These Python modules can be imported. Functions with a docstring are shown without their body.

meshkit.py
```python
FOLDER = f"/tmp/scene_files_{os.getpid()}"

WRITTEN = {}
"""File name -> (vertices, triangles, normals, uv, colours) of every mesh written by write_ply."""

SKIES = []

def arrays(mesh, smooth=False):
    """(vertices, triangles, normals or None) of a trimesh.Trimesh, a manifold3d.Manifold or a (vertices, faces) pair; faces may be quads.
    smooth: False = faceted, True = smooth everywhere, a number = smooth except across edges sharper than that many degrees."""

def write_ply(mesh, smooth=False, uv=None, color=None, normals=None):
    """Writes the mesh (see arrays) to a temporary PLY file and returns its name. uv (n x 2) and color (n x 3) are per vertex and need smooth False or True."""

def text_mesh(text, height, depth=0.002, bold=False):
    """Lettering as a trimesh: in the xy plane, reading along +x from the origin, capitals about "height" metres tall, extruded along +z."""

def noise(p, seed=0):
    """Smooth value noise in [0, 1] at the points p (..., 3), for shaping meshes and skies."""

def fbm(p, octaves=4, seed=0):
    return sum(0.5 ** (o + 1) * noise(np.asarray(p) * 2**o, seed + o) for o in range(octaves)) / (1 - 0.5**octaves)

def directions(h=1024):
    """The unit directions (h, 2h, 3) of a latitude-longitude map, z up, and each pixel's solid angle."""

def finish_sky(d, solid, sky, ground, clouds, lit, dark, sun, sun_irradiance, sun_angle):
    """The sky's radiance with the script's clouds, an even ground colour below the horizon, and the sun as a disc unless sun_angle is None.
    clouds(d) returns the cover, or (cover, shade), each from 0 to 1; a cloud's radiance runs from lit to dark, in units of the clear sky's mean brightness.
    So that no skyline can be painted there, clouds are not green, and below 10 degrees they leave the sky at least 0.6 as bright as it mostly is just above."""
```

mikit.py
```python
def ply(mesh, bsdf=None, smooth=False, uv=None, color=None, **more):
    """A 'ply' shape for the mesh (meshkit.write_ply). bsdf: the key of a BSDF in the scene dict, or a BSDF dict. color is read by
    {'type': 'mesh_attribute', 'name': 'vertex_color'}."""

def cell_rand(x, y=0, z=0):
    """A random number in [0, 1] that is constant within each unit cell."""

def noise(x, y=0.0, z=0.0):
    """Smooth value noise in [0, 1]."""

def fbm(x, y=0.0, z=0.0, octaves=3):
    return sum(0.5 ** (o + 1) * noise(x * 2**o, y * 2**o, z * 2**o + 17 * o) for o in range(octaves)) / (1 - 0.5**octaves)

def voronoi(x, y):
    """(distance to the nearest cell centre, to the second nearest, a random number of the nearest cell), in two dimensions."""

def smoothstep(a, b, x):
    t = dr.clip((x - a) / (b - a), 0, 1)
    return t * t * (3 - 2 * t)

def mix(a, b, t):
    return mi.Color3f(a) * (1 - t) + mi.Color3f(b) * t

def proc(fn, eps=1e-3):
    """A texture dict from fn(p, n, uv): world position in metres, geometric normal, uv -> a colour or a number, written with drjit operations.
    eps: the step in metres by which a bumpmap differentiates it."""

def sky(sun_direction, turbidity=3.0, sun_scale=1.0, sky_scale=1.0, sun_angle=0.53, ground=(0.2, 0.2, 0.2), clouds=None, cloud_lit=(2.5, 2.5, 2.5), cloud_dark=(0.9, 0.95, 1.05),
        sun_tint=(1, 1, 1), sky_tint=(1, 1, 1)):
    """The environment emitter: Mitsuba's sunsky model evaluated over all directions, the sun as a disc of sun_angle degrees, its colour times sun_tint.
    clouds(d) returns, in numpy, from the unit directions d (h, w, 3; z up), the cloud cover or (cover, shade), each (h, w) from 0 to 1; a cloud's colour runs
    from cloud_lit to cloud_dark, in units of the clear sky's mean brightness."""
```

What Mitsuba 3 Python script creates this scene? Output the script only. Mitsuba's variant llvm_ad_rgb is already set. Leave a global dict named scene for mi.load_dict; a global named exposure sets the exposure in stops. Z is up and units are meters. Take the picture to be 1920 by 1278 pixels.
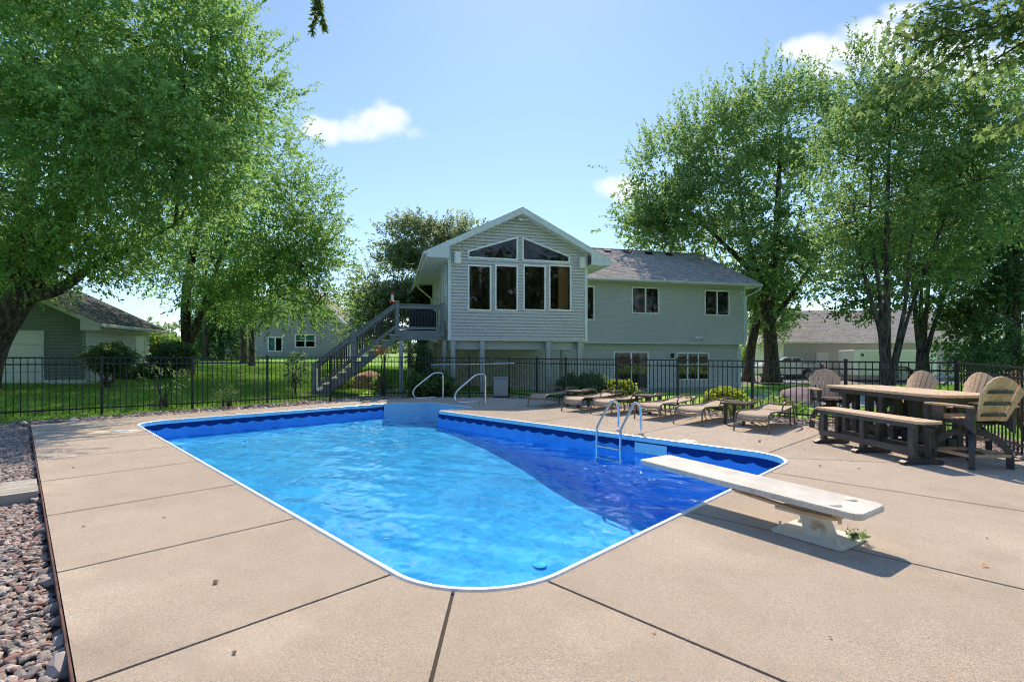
import math
import numpy as np, trimesh, mitsuba as mi, mikit, meshkit
import shapely
from shapely.geometry import Polygon, box as sbox, LineString, Point
from shapely.ops import unary_union
from scipy.spatial import ConvexHull

T = mi.ScalarTransform4f
scene, labels = {}, {}
# ------------------------------------------------------------------ camera, sun, sky, exposure
F, H, HZ = 925.0, 1.40, 668.0            # focal length in px of the 1920 photo, eye height, horizon row
scene['camera'] = {'type': 'perspective', 'fov': math.degrees(2 * math.atan(960 / F)), 'fov_axis': 'x', 'near_clip': 0.05, 'far_clip': 3000.0,
                   'principal_point_offset_y': (639.0 - HZ) / 1278.0,
                   'to_world': T().look_at(origin=[0, 0, H], target=[0, 1, H], up=[0, 0, 1])}
exposure = 2.72
SUN_EL, SUN_AZ = math.radians(50), math.radians(3)
SUN = [math.sin(SUN_AZ) * math.cos(SUN_EL), math.cos(SUN_AZ) * math.cos(SUN_EL), math.sin(SUN_EL)]


def clouds(d):
    x, y, z = d[..., 0], d[..., 1], d[..., 2]
    yy = np.where(y > 0.05, y, 0.05)
    a, b = x / yy * F + 960, HZ - z / yy * F
    n = meshkit.fbm(d * 14, 5, 3) - 0.5
    m = meshkit.fbm(d * 40, 4, 8) - 0.5
    best = np.full(x.shape, -9.0)
    for cx, cy, rx, ry in ((640, 244, 84, 28), (705, 228, 78, 36), (680, 246, 120, 26), (1174, 352, 50, 26), (1545, 92, 74, 34), (1640, 62, 80, 36), (1600, 100, 80, 30),
                           (1560, 135, 60, 22), (1850, 120, 120, 60), (1700, 20, 60, 20), (1960, 110, 90, 70), (1730, 120, 120, 26), (560, 640, 260, 60), (900, 655, 500, 34), (1500, 620, 120, 60), (760, 590, 160, 60)):
        best = np.maximum(best, 1 - ((a - cx) / rx) ** 2 - ((b - cy) / ry) ** 2)
    front = np.clip((best + 0.28 + 2.4 * n + 1.7 * m) * 0.66, 0, 1) * (y > 0.05)
    front = front * front * (3 - 2 * front)
    q = d / np.maximum(z, 0.05)[..., None]
    fill_clouds = np.clip((meshkit.fbm(q * 1.3 + 5, 5, 11) - 0.50) * 5, 0, 1) * (z > 0.03) * np.clip((0.25 - y) * 4, 0, 1)  # unseen clouds overhead and behind the camera, thickened to add fill light
    return np.maximum(front * 0.82, fill_clouds * 0.9), np.clip(0.16 + 0.5 * m, 0, 0.5)


scene['sky'] = mikit.sky(SUN, turbidity=2.0, clouds=clouds, sun_scale=0.58, sky_scale=1.0, cloud_lit=(2.6, 2.6, 2.6), sky_tint=(1.0, 0.97, 0.93), ground=(0.2, 0.2, 0.18))


# ------------------------------------------------------------------ helpers
def gp(px, py, z=0.0):
    """The point of the level z that the photo shows at this pixel."""
    y = F * (H - z) / (py - HZ)
    return np.array([(px - 960) / F * y, y, z])


def at(px, py, y):
    return np.array([(px - 960) / F * y, y, H + (HZ - py) / F * y])


def pq(p, q, z=0.0):
    """The pool's own axes: p grows away from the house side to the loungers, q along the pool to the shallow end."""
    return np.array([(p - q) / 2, (p + q) / 2, z])


def nrm(v):
    v = np.asarray(v, float)
    return v / np.maximum(np.linalg.norm(v, axis=-1, keepdims=True), 1e-12)


class MB:
    def __init__(self):
        self.v, self.f, self.n = [], [], 0

    def add(self, v, f):
        v, f = np.asarray(v, float), np.asarray(f, int)
        if f.shape[1] == 4:
            f = np.vstack([f[:, [0, 1, 2]], f[:, [0, 2, 3]]])
        self.v.append(v)
        self.f.append(f + self.n)
        self.n += len(v)
        return self

    def mesh(self, m):
        return self.add(m.vertices, m.faces)

    def box(self, c, s, rz=0.0, ch=0.0):
        v, f = cbox(s, ch)
        if rz:
            cs, sn = math.cos(rz), math.sin(rz)
            v = v @ np.array([[cs, sn, 0], [-sn, cs, 0], [0, 0, 1]])
        return self.add(v + np.asarray(c, float), f)

    def bar(self, a, b, w, h, up=(0, 0, 1), ch=0.0):
        """A bar from a to b, w wide across and h high towards up."""
        a, b = np.asarray(a, float), np.asarray(b, float)
        x = nrm(b - a)
        y = nrm(np.cross(up, x))
        z = np.cross(x, y)
        v, f = cbox((np.linalg.norm(b - a), w, h), ch)
        return self.add((a + b) / 2 + v @ np.array([x, y, z]), f)

    def tube(self, pts, r, n=8, cap=True):
        pts = np.asarray(pts, float)
        r = np.broadcast_to(np.asarray(r, float), (len(pts),))
        d = nrm(np.gradient(pts, axis=0))
        ref = np.array([0, 0, 1.0]) if abs(d[0, 2]) < 0.9 else np.array([1.0, 0, 0])
        u = nrm(np.cross(ref, d[0]))
        ang = np.arange(n) * 2 * np.pi / n
        rings = []
        for i in range(len(pts)):
            u = nrm(u - d[i] * np.dot(u, d[i]))
            w = np.cross(d[i], u)
            rings.append(pts[i] + r[i] * (np.cos(ang)[:, None] * u + np.sin(ang)[:, None] * w))
        v = np.vstack(rings)
        k = np.arange(n)
        f = np.vstack([np.stack([i * n + k, i * n + (k + 1) % n, (i + 1) * n + (k + 1) % n, (i + 1) * n + k], 1) for i in range(len(pts) - 1)])
        f = np.vstack([f[:, [0, 1, 2]], f[:, [0, 2, 3]]])
        if cap:
            v = np.vstack([v, pts[:1], pts[-1:]])
            a, b = len(v) - 2, len(v) - 1
            e = (len(pts) - 1) * n
            f = np.vstack([f, np.stack([k * 0 + a, (k + 1) % n, k], 1), np.stack([k * 0 + b, e + k, e + (k + 1) % n], 1)])
        return self.add(v, f)

    def prism(self, poly, z0, z1, frame=None):
        """A shapely polygon (or its points) raised from z0 to z1; frame = (origin, x, y, z) places it."""
        poly = poly if hasattr(poly, 'geom_type') else Polygon(poly)
        for g in getattr(poly, 'geoms', [poly]):
            if g.is_empty or g.area < 1e-7:
                continue
            m = trimesh.creation.extrude_polygon(shapely.geometry.polygon.orient(g), z1 - z0, engine='earcut')
            v = np.array(m.vertices) + [0, 0, z0]
            if frame is not None:
                o, x, y, z = (np.asarray(k, float) for k in frame)
                v = o + v[:, :1] * x + v[:, 1:2] * y + v[:, 2:3] * z
            self.add(v, np.array(m.faces))
        return self

    def out(self):
        return np.vstack(self.v), np.vstack(self.f)


def cbox(s, ch=0.0):
    s = np.asarray(s, float) / 2
    if ch <= 0:
        v = np.array([[x, y, z] for x in (-1, 1) for y in (-1, 1) for z in (-1, 1)], float) * s
        return v, np.array([[0, 1, 3], [0, 3, 2], [4, 6, 7], [4, 7, 5], [0, 4, 5], [0, 5, 1], [2, 3, 7], [2, 7, 6], [0, 2, 6], [0, 6, 4], [1, 5, 7], [1, 7, 3]])
    v = []
    for x in (-1, 1):
        for y in (-1, 1):
            for z in (-1, 1):
                for k in range(3):
                    c = s.copy() - ch
                    c[k] = s[k]
                    v.append(c * [x, y, z])
    return hull(np.array(v))


def hull(v):
    h = ConvexHull(v)
    f = h.simplices.copy()
    c = v.mean(0)
    n = np.cross(v[f[:, 1]] - v[f[:, 0]], v[f[:, 2]] - v[f[:, 0]])
    flip = (n * (v[f[:, 0]] - c)).sum(1) < 0
    f[flip] = f[flip][:, ::-1]
    return v, f


USED = {}


def numbered(name):
    k = USED.get(name, 0)
    USED[name] = k + 1
    return name if k == 0 else f'{name}_{k:03d}'


def thing(name, label, cat, group=None):
    key = numbered(name)
    labels[key] = {'label': label, 'category': cat}
    if group:
        labels[key]['group'] = group
    return key


def struct(name, mesh, m, smooth=False, kind='structure', label=None, **kw):
    key = numbered(name)
    if mesh is not None:
        put(key, mesh, m, smooth, **kw)
    labels[key] = {'kind': kind}
    if label:
        labels[key]['label'] = label
    return key


def put(key, mesh, m, smooth=False, **kw):
    if isinstance(mesh, MB):
        mesh = mesh.out()
    scene[key] = mikit.ply(mesh, m, smooth, **kw)


def part(parent, name, mesh, m, smooth=False, kind=None, label=None, tw=None, **kw):
    key = numbered(parent + '__' + name)
    if isinstance(mesh, dict):
        scene[key] = dict(mesh)
    elif mesh is not None:
        put(key, mesh, m, smooth, **kw)
    if tw is not None:
        scene[key]['to_world'] = tw
    if kind or label:
        labels[key] = {k: v for k, v in (('kind', kind), ('label', label)) if v}
    return key


def kit(parts):
    """A list of (name, mesh, material, smooth) turned into shape dicts to be placed many times."""
    return [(n, mikit.ply(m.out() if isinstance(m, MB) else m, b, s)) for n, m, b, s in parts]


def place(key, kitparts, tw):
    for n, d in kitparts:
        part(key, n, d, None, tw=tw)


# ------------------------------------------------------------------ materials
import drjit as dr
noise, fbm, mix, sstep, cell, voro = mikit.noise, mikit.fbm, mikit.mix, mikit.smoothstep, mikit.cell_rand, mikit.voronoi


def rgb(*c):
    return {'type': 'rgb', 'value': list(c)}


def pri(c, r=0.5, **k):
    c = rgb(*c) if isinstance(c, (tuple, list)) else c
    return {'type': 'twosided', 'bsdf': {'type': 'principled', 'base_color': c, 'roughness': r, **k}}


def bump(b, fn, scale, eps=1e-3):
    return {'type': 'twosided', 'bsdf': {'type': 'bumpmap', 'arbitrary': mikit.proc(fn, eps), 'scale': scale, 'bsdf': b['bsdf']}}


def varied(c0, c1, s, amount=1.0, stretch=(1, 1, 1)):
    return mikit.proc(lambda p, n, uv: mix(c0, c1, sstep(0.25, 0.75, fbm(p.x * s * stretch[0], p.y * s * stretch[1], p.z * s * stretch[2], 4)) * amount))


CON0, CON1 = (0.385, 0.322, 0.262), (0.462, 0.396, 0.331)


def concrete(p, n, uv):
    big = fbm(p.x * 0.55 + 3, p.y * 0.55, 0, 3)
    mid = fbm(p.x * 5, p.y * 5, 2, 4)
    fine = noise(p.x * 160, p.y * 160, 0)
    grit = noise(p.x * 420, p.y * 420, 5)
    c = mix(CON0, CON1, sstep(0.2, 0.8, big) * 0.5 + sstep(0.25, 0.75, mid) * 0.35)
    ck = fbm(p.x * 0.9 + 31, p.y * 0.9, 4, 4)
    crack = (1 - sstep(0.0, 0.0022, dr.abs(ck - 0.5))) * sstep(0.56, 0.66, fbm(p.x * 0.35, p.y * 0.35 + 40, 8, 2))
    c = c * (1 - 0.45 * crack)
    c = c * (0.80 + 0.28 * fine) * (0.82 + 0.34 * grit)
    stain = sstep(0.66, 0.8, fbm(p.x * 1.3 + 9, p.y * 1.3 + 4, 1, 4))
    pale = sstep(0.62, 0.78, fbm(p.x * 0.8 + 19, p.y * 0.8 + 27, 6, 4))
    return c * (1 - 0.10 * stain) * (1 + 0.13 * pale)


for i_, k_ in enumerate((0.97, 1.0, 1.04)):
    scene[f'concrete_{i_}'] = bump(pri(mikit.proc(lambda p, n, uv, k_=k_: concrete(p, n, uv) * k_), 0.9, specular=0.25), lambda p, n, uv: 0.6 * noise(p.x * 150, p.y * 150, p.z * 150) + 0.4 * noise(p.x * 50, p.y * 50, 3), 0.0035, 2e-3)
scene['joint'] = pri((0.055, 0.045, 0.038), 0.9)
scene['maroon'] = pri(varied((0.06, 0.026, 0.026), (0.14, 0.062, 0.056), 9), 0.7)
scene['coping'] = pri((0.75, 0.77, 0.78), 0.35)


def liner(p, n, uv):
    # printed vinyl: navy scalloped border at the top, mottled print below with caustic light painted in
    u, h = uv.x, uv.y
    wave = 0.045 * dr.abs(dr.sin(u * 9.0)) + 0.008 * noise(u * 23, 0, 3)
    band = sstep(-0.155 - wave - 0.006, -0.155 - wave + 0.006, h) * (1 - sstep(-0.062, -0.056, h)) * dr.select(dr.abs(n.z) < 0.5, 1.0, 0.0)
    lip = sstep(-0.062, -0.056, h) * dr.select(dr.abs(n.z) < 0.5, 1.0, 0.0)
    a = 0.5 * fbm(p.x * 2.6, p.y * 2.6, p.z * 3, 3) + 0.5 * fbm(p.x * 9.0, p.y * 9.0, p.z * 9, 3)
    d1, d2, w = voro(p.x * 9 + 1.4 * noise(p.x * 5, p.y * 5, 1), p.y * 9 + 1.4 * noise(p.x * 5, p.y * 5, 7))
    caustic_vein = 1 - sstep(0.0, 0.22, d2 - d1)
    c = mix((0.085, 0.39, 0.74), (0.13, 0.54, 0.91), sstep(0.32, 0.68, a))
    c = mix(c, (0.15, 0.58, 0.95), caustic_vein * 0.5)
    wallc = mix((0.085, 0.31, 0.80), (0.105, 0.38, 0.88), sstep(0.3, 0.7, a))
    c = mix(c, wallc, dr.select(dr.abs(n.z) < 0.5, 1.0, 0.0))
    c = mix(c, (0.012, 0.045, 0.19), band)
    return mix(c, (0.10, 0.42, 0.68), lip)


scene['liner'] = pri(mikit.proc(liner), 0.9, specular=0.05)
scene['step_blue'] = pri((0.05, 0.30, 0.66), 0.4)
scene['step_light'] = pri((0.36, 0.66, 0.84), 0.4)
scene['water_sheet'] = {'type': 'thindielectric', 'int_ior': 1.24, 'specular_transmittance': rgb(0.64, 0.93, 1.0)}
scene['turquoise'] = pri((0.10, 0.55, 0.70), 0.8)
scene['lawn_mat'] = pri(mikit.proc(lambda p, n, uv: mix((0.14, 0.28, 0.05), (0.27, 0.46, 0.09), sstep(0.25, 0.75, fbm(p.x * 0.7, p.y * 0.7, 0, 4))) * (0.7 + 0.6 * noise(p.x * 40, p.y * 40, 0))), 0.95)
scene['soil_mat'] = pri(varied((0.055, 0.04, 0.032), (0.12, 0.09, 0.075), 6), 0.95)
scene['asphalt'] = pri(varied((0.16, 0.15, 0.15), (0.25, 0.24, 0.23), 1.5), 0.9)
scene['path_grey'] = pri(varied((0.2, 0.2, 0.21), (0.3, 0.3, 0.3), 2.5), 0.9)
VC = {'type': 'mesh_attribute', 'name': 'vertex_color'}
scene['stone_vc'] = pri(VC, 0.75)
STONES = [(0.34, 0.235, 0.205), (0.29, 0.26, 0.245), (0.23, 0.205, 0.20), (0.40, 0.325, 0.275), (0.31, 0.17, 0.15), (0.19, 0.175, 0.18), (0.46, 0.40, 0.355), (0.32, 0.285, 0.28)]
for i, c in enumerate(STONES):
    scene[f'stone_{i}'] = pri(mikit.proc(lambda p, n, uv, c=c: mi.Color3f(*c) * (0.7 + 0.6 * fbm(p.x * 45, p.y * 45, p.z * 45, 3))), 0.75)
scene['leaf'] = {'type': 'principledthin', 'base_color': VC, 'roughness': 0.42, 'spec_trans': 0.0, 'diff_trans': 1.5, 'eta': 1.4}
scene['blade'] = {'type': 'principledthin', 'base_color': VC, 'roughness': 0.6, 'spec_trans': 0.0, 'diff_trans': 0.8, 'eta': 1.3}


def bark(p, n, uv):
    r = fbm(p.x * 16, p.y * 16, p.z * 3.0, 4)
    c = mix((0.028, 0.023, 0.019), (0.13, 0.107, 0.088), sstep(0.3, 0.7, r))
    return mix(c, (0.10, 0.11, 0.05), sstep(0.6, 0.75, fbm(p.x * 3, p.y * 3, p.z * 2 + 4, 3)) * 0.35)


scene['bark'] = bump(pri(mikit.proc(bark), 0.95), lambda p, n, uv: fbm(p.x * 16, p.y * 16, p.z * 3.0, 3), 0.03, 4e-3)


def vinyl(c0, c1):
    return pri(mikit.proc(lambda p, n, uv: mix(c0, c1, sstep(0.2, 0.8, fbm(p.x * 0.8, p.y * 0.8, p.z * 0.8, 3))) * (0.94 + 0.12 * noise(p.x * 30, p.y * 30, p.z * 120))), 0.55)


scene['siding'] = vinyl((0.52, 0.515, 0.512), (0.57, 0.565, 0.558))
scene['siding_shed'] = vinyl((0.19, 0.235, 0.215), (0.23, 0.27, 0.25))
scene['siding_pale'] = vinyl((0.70, 0.70, 0.66), (0.77, 0.77, 0.73))
scene['siding_far'] = vinyl((0.36, 0.36, 0.38), (0.41, 0.41, 0.43))
scene['siding_garage'] = vinyl((0.50, 0.465, 0.43), (0.56, 0.52, 0.485))
scene['trim'] = pri((0.66, 0.695, 0.695), 0.5)
scene['white'] = pri((0.84, 0.84, 0.82), 0.4)
scene['offwhite'] = pri(varied((0.56, 0.57, 0.52), (0.68, 0.68, 0.63), 2), 0.5)
scene['cream_board'] = pri(mikit.proc(lambda p, n, uv: mix((0.44, 0.43, 0.40), (0.60, 0.59, 0.555), sstep(0.25, 0.75, fbm(p.x * 4, p.y * 4, p.z * 4, 4))) * (0.85 + 0.3 * noise(p.x * 260, p.y * 260, 0))), 0.7)
scene['rust_paint'] = pri(mikit.proc(lambda p, n, uv: mix((0.62, 0.61, 0.55), (0.42, 0.33, 0.23), sstep(0.60, 0.80, fbm(p.x * 9, p.y * 9, p.z * 9, 4)))), 0.5)
scene['tan_steel'] = pri(varied((0.40, 0.27, 0.15), (0.52, 0.38, 0.24), 12), 0.5)


def shingle(c0, c1):
    def fn(p, n, uv):
        row = dr.floor(uv.y / 0.14)
        tab = cell(uv.x / 0.30 + row * 0.37, row, 4)
        c = mix(c0, c1, tab * 0.65 + 0.35 * fbm(uv.x * 2.0, uv.y * 2.0, 0, 3))
        return c * (0.72 + 0.56 * noise(uv.x * 90, uv.y * 90, 0))
    return pri(mikit.proc(fn), 0.95)


scene['shingle_brown'] = shingle((0.23, 0.207, 0.20), (0.41, 0.378, 0.367))
scene['shingle_dark'] = shingle((0.04, 0.048, 0.052), (0.095, 0.108, 0.112))
scene['shingle_grey'] = shingle((0.26, 0.235, 0.225), (0.42, 0.385, 0.365))
scene['glass'] = {'type': 'thindielectric', 'int_ior': 1.36, 'specular_transmittance': rgb(0.55, 0.56, 0.55)}
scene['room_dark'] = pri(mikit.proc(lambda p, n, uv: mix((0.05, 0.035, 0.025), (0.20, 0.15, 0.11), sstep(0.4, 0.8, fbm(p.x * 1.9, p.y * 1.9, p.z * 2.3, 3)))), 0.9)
scene['curtain'] = pri((0.42, 0.22, 0.08), 0.9)
scene['blind'] = pri((0.35, 0.37, 0.36), 0.9)
scene['aqua_blind'] = pri((0.22, 0.66, 0.70), 0.8)
scene['deck_paint'] = pri(varied((0.135, 0.155, 0.16), (0.19, 0.215, 0.22), 3, 1.0, (1, 1, 3)), 0.6)
scene['post_paint'] = pri(varied((0.36, 0.385, 0.385), (0.43, 0.45, 0.45), 2), 0.6)
scene['fence_metal'] = pri((0.014, 0.02, 0.027), 0.4, specular=0.4)
scene['black_metal'] = pri((0.02, 0.02, 0.022), 0.4)
scene['steel'] = {'type': 'principled', 'base_color': rgb(0.72, 0.73, 0.74), 'metallic': 1.0, 'roughness': 0.16}
scene['steel'] = {'type': 'twosided', 'bsdf': scene['steel']}
scene['bronze_tube'] = pri((0.22, 0.165, 0.125), 0.35, metallic=0.25)
scene['sling'] = bump(pri(mikit.proc(lambda p, n, uv: mi.Color3f(0.41, 0.325, 0.25) * (0.8 + 0.4 * noise(p.x * 300, p.y * 300, p.z * 300))), 0.8), lambda p, n, uv: noise(p.x * 280, p.y * 280, p.z * 280), 0.001)
scene['brown_table'] = pri((0.05, 0.038, 0.032), 0.4)


def lumber(c0, c1, ax=1):
    def fn(p, n, uv):
        g = fbm(p.x * (60 if ax else 3), p.y * (3 if ax else 60), p.z * 40, 3)
        return mix(c0, c1, sstep(0.25, 0.75, g)) * (0.93 + 0.14 * noise(p.x * 3, p.y * 3, p.z * 3))
    return pri(mikit.proc(fn), 0.55)


scene['poly_tan'] = lumber((0.46, 0.31, 0.19), (0.58, 0.42, 0.28))
scene['poly_tan_light'] = lumber((0.56, 0.41, 0.28), (0.68, 0.52, 0.38))
scene['poly_black'] = pri(varied((0.042, 0.047, 0.057), (0.068, 0.074, 0.085), 8), 0.45)
scene['grey_slab'] = pri(mikit.proc(lambda p, n, uv: mix((0.27, 0.25, 0.225), (0.40, 0.38, 0.345), sstep(0.3, 0.7, fbm(p.x * 3 + p.y * 3, (p.y - p.x) * 16, 0, 4)))), 0.85)
scene['boulder_mat'] = bump(pri(varied((0.30, 0.19, 0.115), (0.47, 0.34, 0.24), 2.2), 0.9), lambda p, n, uv: fbm(p.x * 7, p.y * 7, p.z * 7, 4), 0.03, 5e-3)
scene['rose_rock'] = bump(pri(varied((0.25, 0.165, 0.19), (0.35, 0.25, 0.27), 3), 0.9), lambda p, n, uv: fbm(p.x * 7, p.y * 7, p.z * 7, 4), 0.03, 5e-3)
scene['grey_rock'] = bump(pri(varied((0.2, 0.19, 0.19), (0.34, 0.32, 0.31), 3), 0.9), lambda p, n, uv: fbm(p.x * 9, p.y * 9, p.z * 9, 4), 0.02, 5e-3)
scene['red_plastic'] = pri((0.6, 0.03, 0.03), 0.35)
scene['blue_pole'] = pri((0.25, 0.45, 0.62), 0.3)
scene['bin_grey'] = pri(varied((0.33, 0.335, 0.33), (0.40, 0.405, 0.40), 3), 0.5)
scene['orange_flower'] = pri((0.75, 0.2, 0.03), 0.8)
scene['tyre'] = pri((0.015, 0.015, 0.015), 0.7)
scene['car_paint'] = pri((0.62, 0.64, 0.6), 0.25, clearcoat=0.6)
scene['car_glass'] = pri((0.03, 0.045, 0.05), 0.05)
scene['red_lamp'] = pri((0.35, 0.03, 0.015), 0.2)
scene['dry_leaf'] = pri((0.13, 0.075, 0.04), 0.8)
scene['orange_leaf'] = pri((0.55, 0.27, 0.09), 0.8)
scene['navy_cloth'] = pri((0.02, 0.025, 0.045), 0.8)
scene['wall_grey'] = pri((0.3, 0.3, 0.29), 0.8)


# ------------------------------------------------------------------ ground, lawn
def sm(a, b, x):
    t = np.clip((x - a) / (b - a), 0, 1)
    return t * t * (3 - 2 * t)


def gz(x, y):
    """Height of the terrain: the lawn climbs behind the left fence, falls a little behind the right one."""
    x, y = np.asarray(x, float), np.asarray(y, float)
    q, p = y - x, x + y
    left = np.clip(q - 22.3, 0, 60) / 1.414
    up = 0.03 * sm(20, 23, q) + np.where(left < 34, 0.053 * left, 1.8)
    w = sm(2.0, -5.5, x + 0.10 * (y - 18))
    down = -0.09 * sm(18, 21, p) - 0.30 * sm(19.5, 23.5, y) * sm(-1.0, 4.0, x) * sm(40, 28, y + x * 0.0)
    return -0.10 + up * w + down * (1 - w)


DECK = Polygon([pq(0.25, -14)[:2], pq(0.25, 20.0)[:2], pq(11.4, 20.25)[:2], (-3.2, 16.55), (-0.6, 16.65), (0.9, 16.0), (2.1, 14.15), (5.3, 11.0), (6.05, 9.85), (6.85, 8.6), (7.15, 7.6), (6.9, 6.6), (6.3, 5.2), (6.6, 2), (6.6, -4)])
P0, P1, Q0, Q1 = 2.45, 10.8, 2.9, 18.4


def rounded(pts, r, n=10):
    """A closed outline through pts with corners rounded by r[i]."""
    out, m = [], len(pts)
    for i in range(m):
        a, b, c = (np.array(pts[(i + k) % m], float) for k in (-1, 0, 1))
        if r[i] <= 0:
            out.append(b)
            continue
        u, v = nrm(a - b), nrm(c - b)
        half = math.acos(np.clip(np.dot(u, v), -1, 1)) / 2
        d = r[i] / math.tan(half)
        ce = b + nrm(u + v) * r[i] / math.sin(half)
        s, e = b + u * d, b + v * d
        for t in np.linspace(0, 1, n):
            k = nrm((s - ce) * (1 - t) + (e - ce) * t)
            out.append(ce + k * r[i])
    return np.array(out)


S2 = math.sqrt(2)
pool_pts = [pq(P0, Q0), pq(P1, Q0), pq(P1, 14.55), pq(12.45, 14.65), pq(12.45, 17.4), pq(P1, 18.38), pq(P0, Q1)]
POOL_PTS = rounded([k[:2] for k in pool_pts], [0.72, 0.6, 0.03, 0.06, 0.06, 0.03, 0.6], 14)
POOL = Polygon(POOL_PTS)
MAIN = Polygon(rounded([pq(P0, Q0)[:2], pq(P1, Q0)[:2], pq(P1, Q1)[:2], pq(P0, Q1)[:2]], [0.72, 0.6, 0.05, 0.6], 14))

gx = np.unique(np.concatenate([np.linspace(-22, 22, 111), np.geomspace(22, 600, 22), -np.geomspace(22, 600, 22)]))
gy = np.unique(np.concatenate([np.linspace(-10, 50, 151), np.geomspace(50, 900, 24), [-40, -20]]))
X, Y = np.meshgrid(gx, gy)
k = np.arange((len(gy) - 1) * len(gx)).reshape(len(gy) - 1, len(gx))[:, :-1].ravel()
quads = np.stack([k, k + 1, k + len(gx) + 1, k + len(gx)], 1)
gv = np.stack([X.ravel(), Y.ravel(), gz(X, Y).ravel()], 1)
cen = gv[quads].mean(1)
keep = ~shapely.contains_xy(DECK.buffer(-0.45), cen[:, 0], cen[:, 1])
struct('lawn', (gv, quads[keep]), 'lawn_mat', True)

# gravel beds lie on dark soil sheets a little above the lawn sheet
LPOST = [np.array([-10.28 + 1.418 * i, 12.3 + 1.26 * i]) * [1, 1] for i in range(-3, 5)]


def soil_sheet(poly, dz, name='soil', m='soil_mat', step=0.5):
    x0, y0, x1, y1 = poly.bounds
    b = MB()
    for xx in np.arange(x0, x1, step):
        for yy in np.arange(y0, y1, step):
            c = poly.intersection(sbox(xx, yy, xx + step, yy + step))
            for g in getattr(c, 'geoms', [c]):
                if g.geom_type == 'Polygon' and g.area > 1e-4:
                    v, f = trimesh.creation.triangulate_polygon(g, engine='earcut')
                    b.add(np.c_[v, gz(v[:, 0], v[:, 1]) + dz], f)
    return struct(name, b, m)


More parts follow.
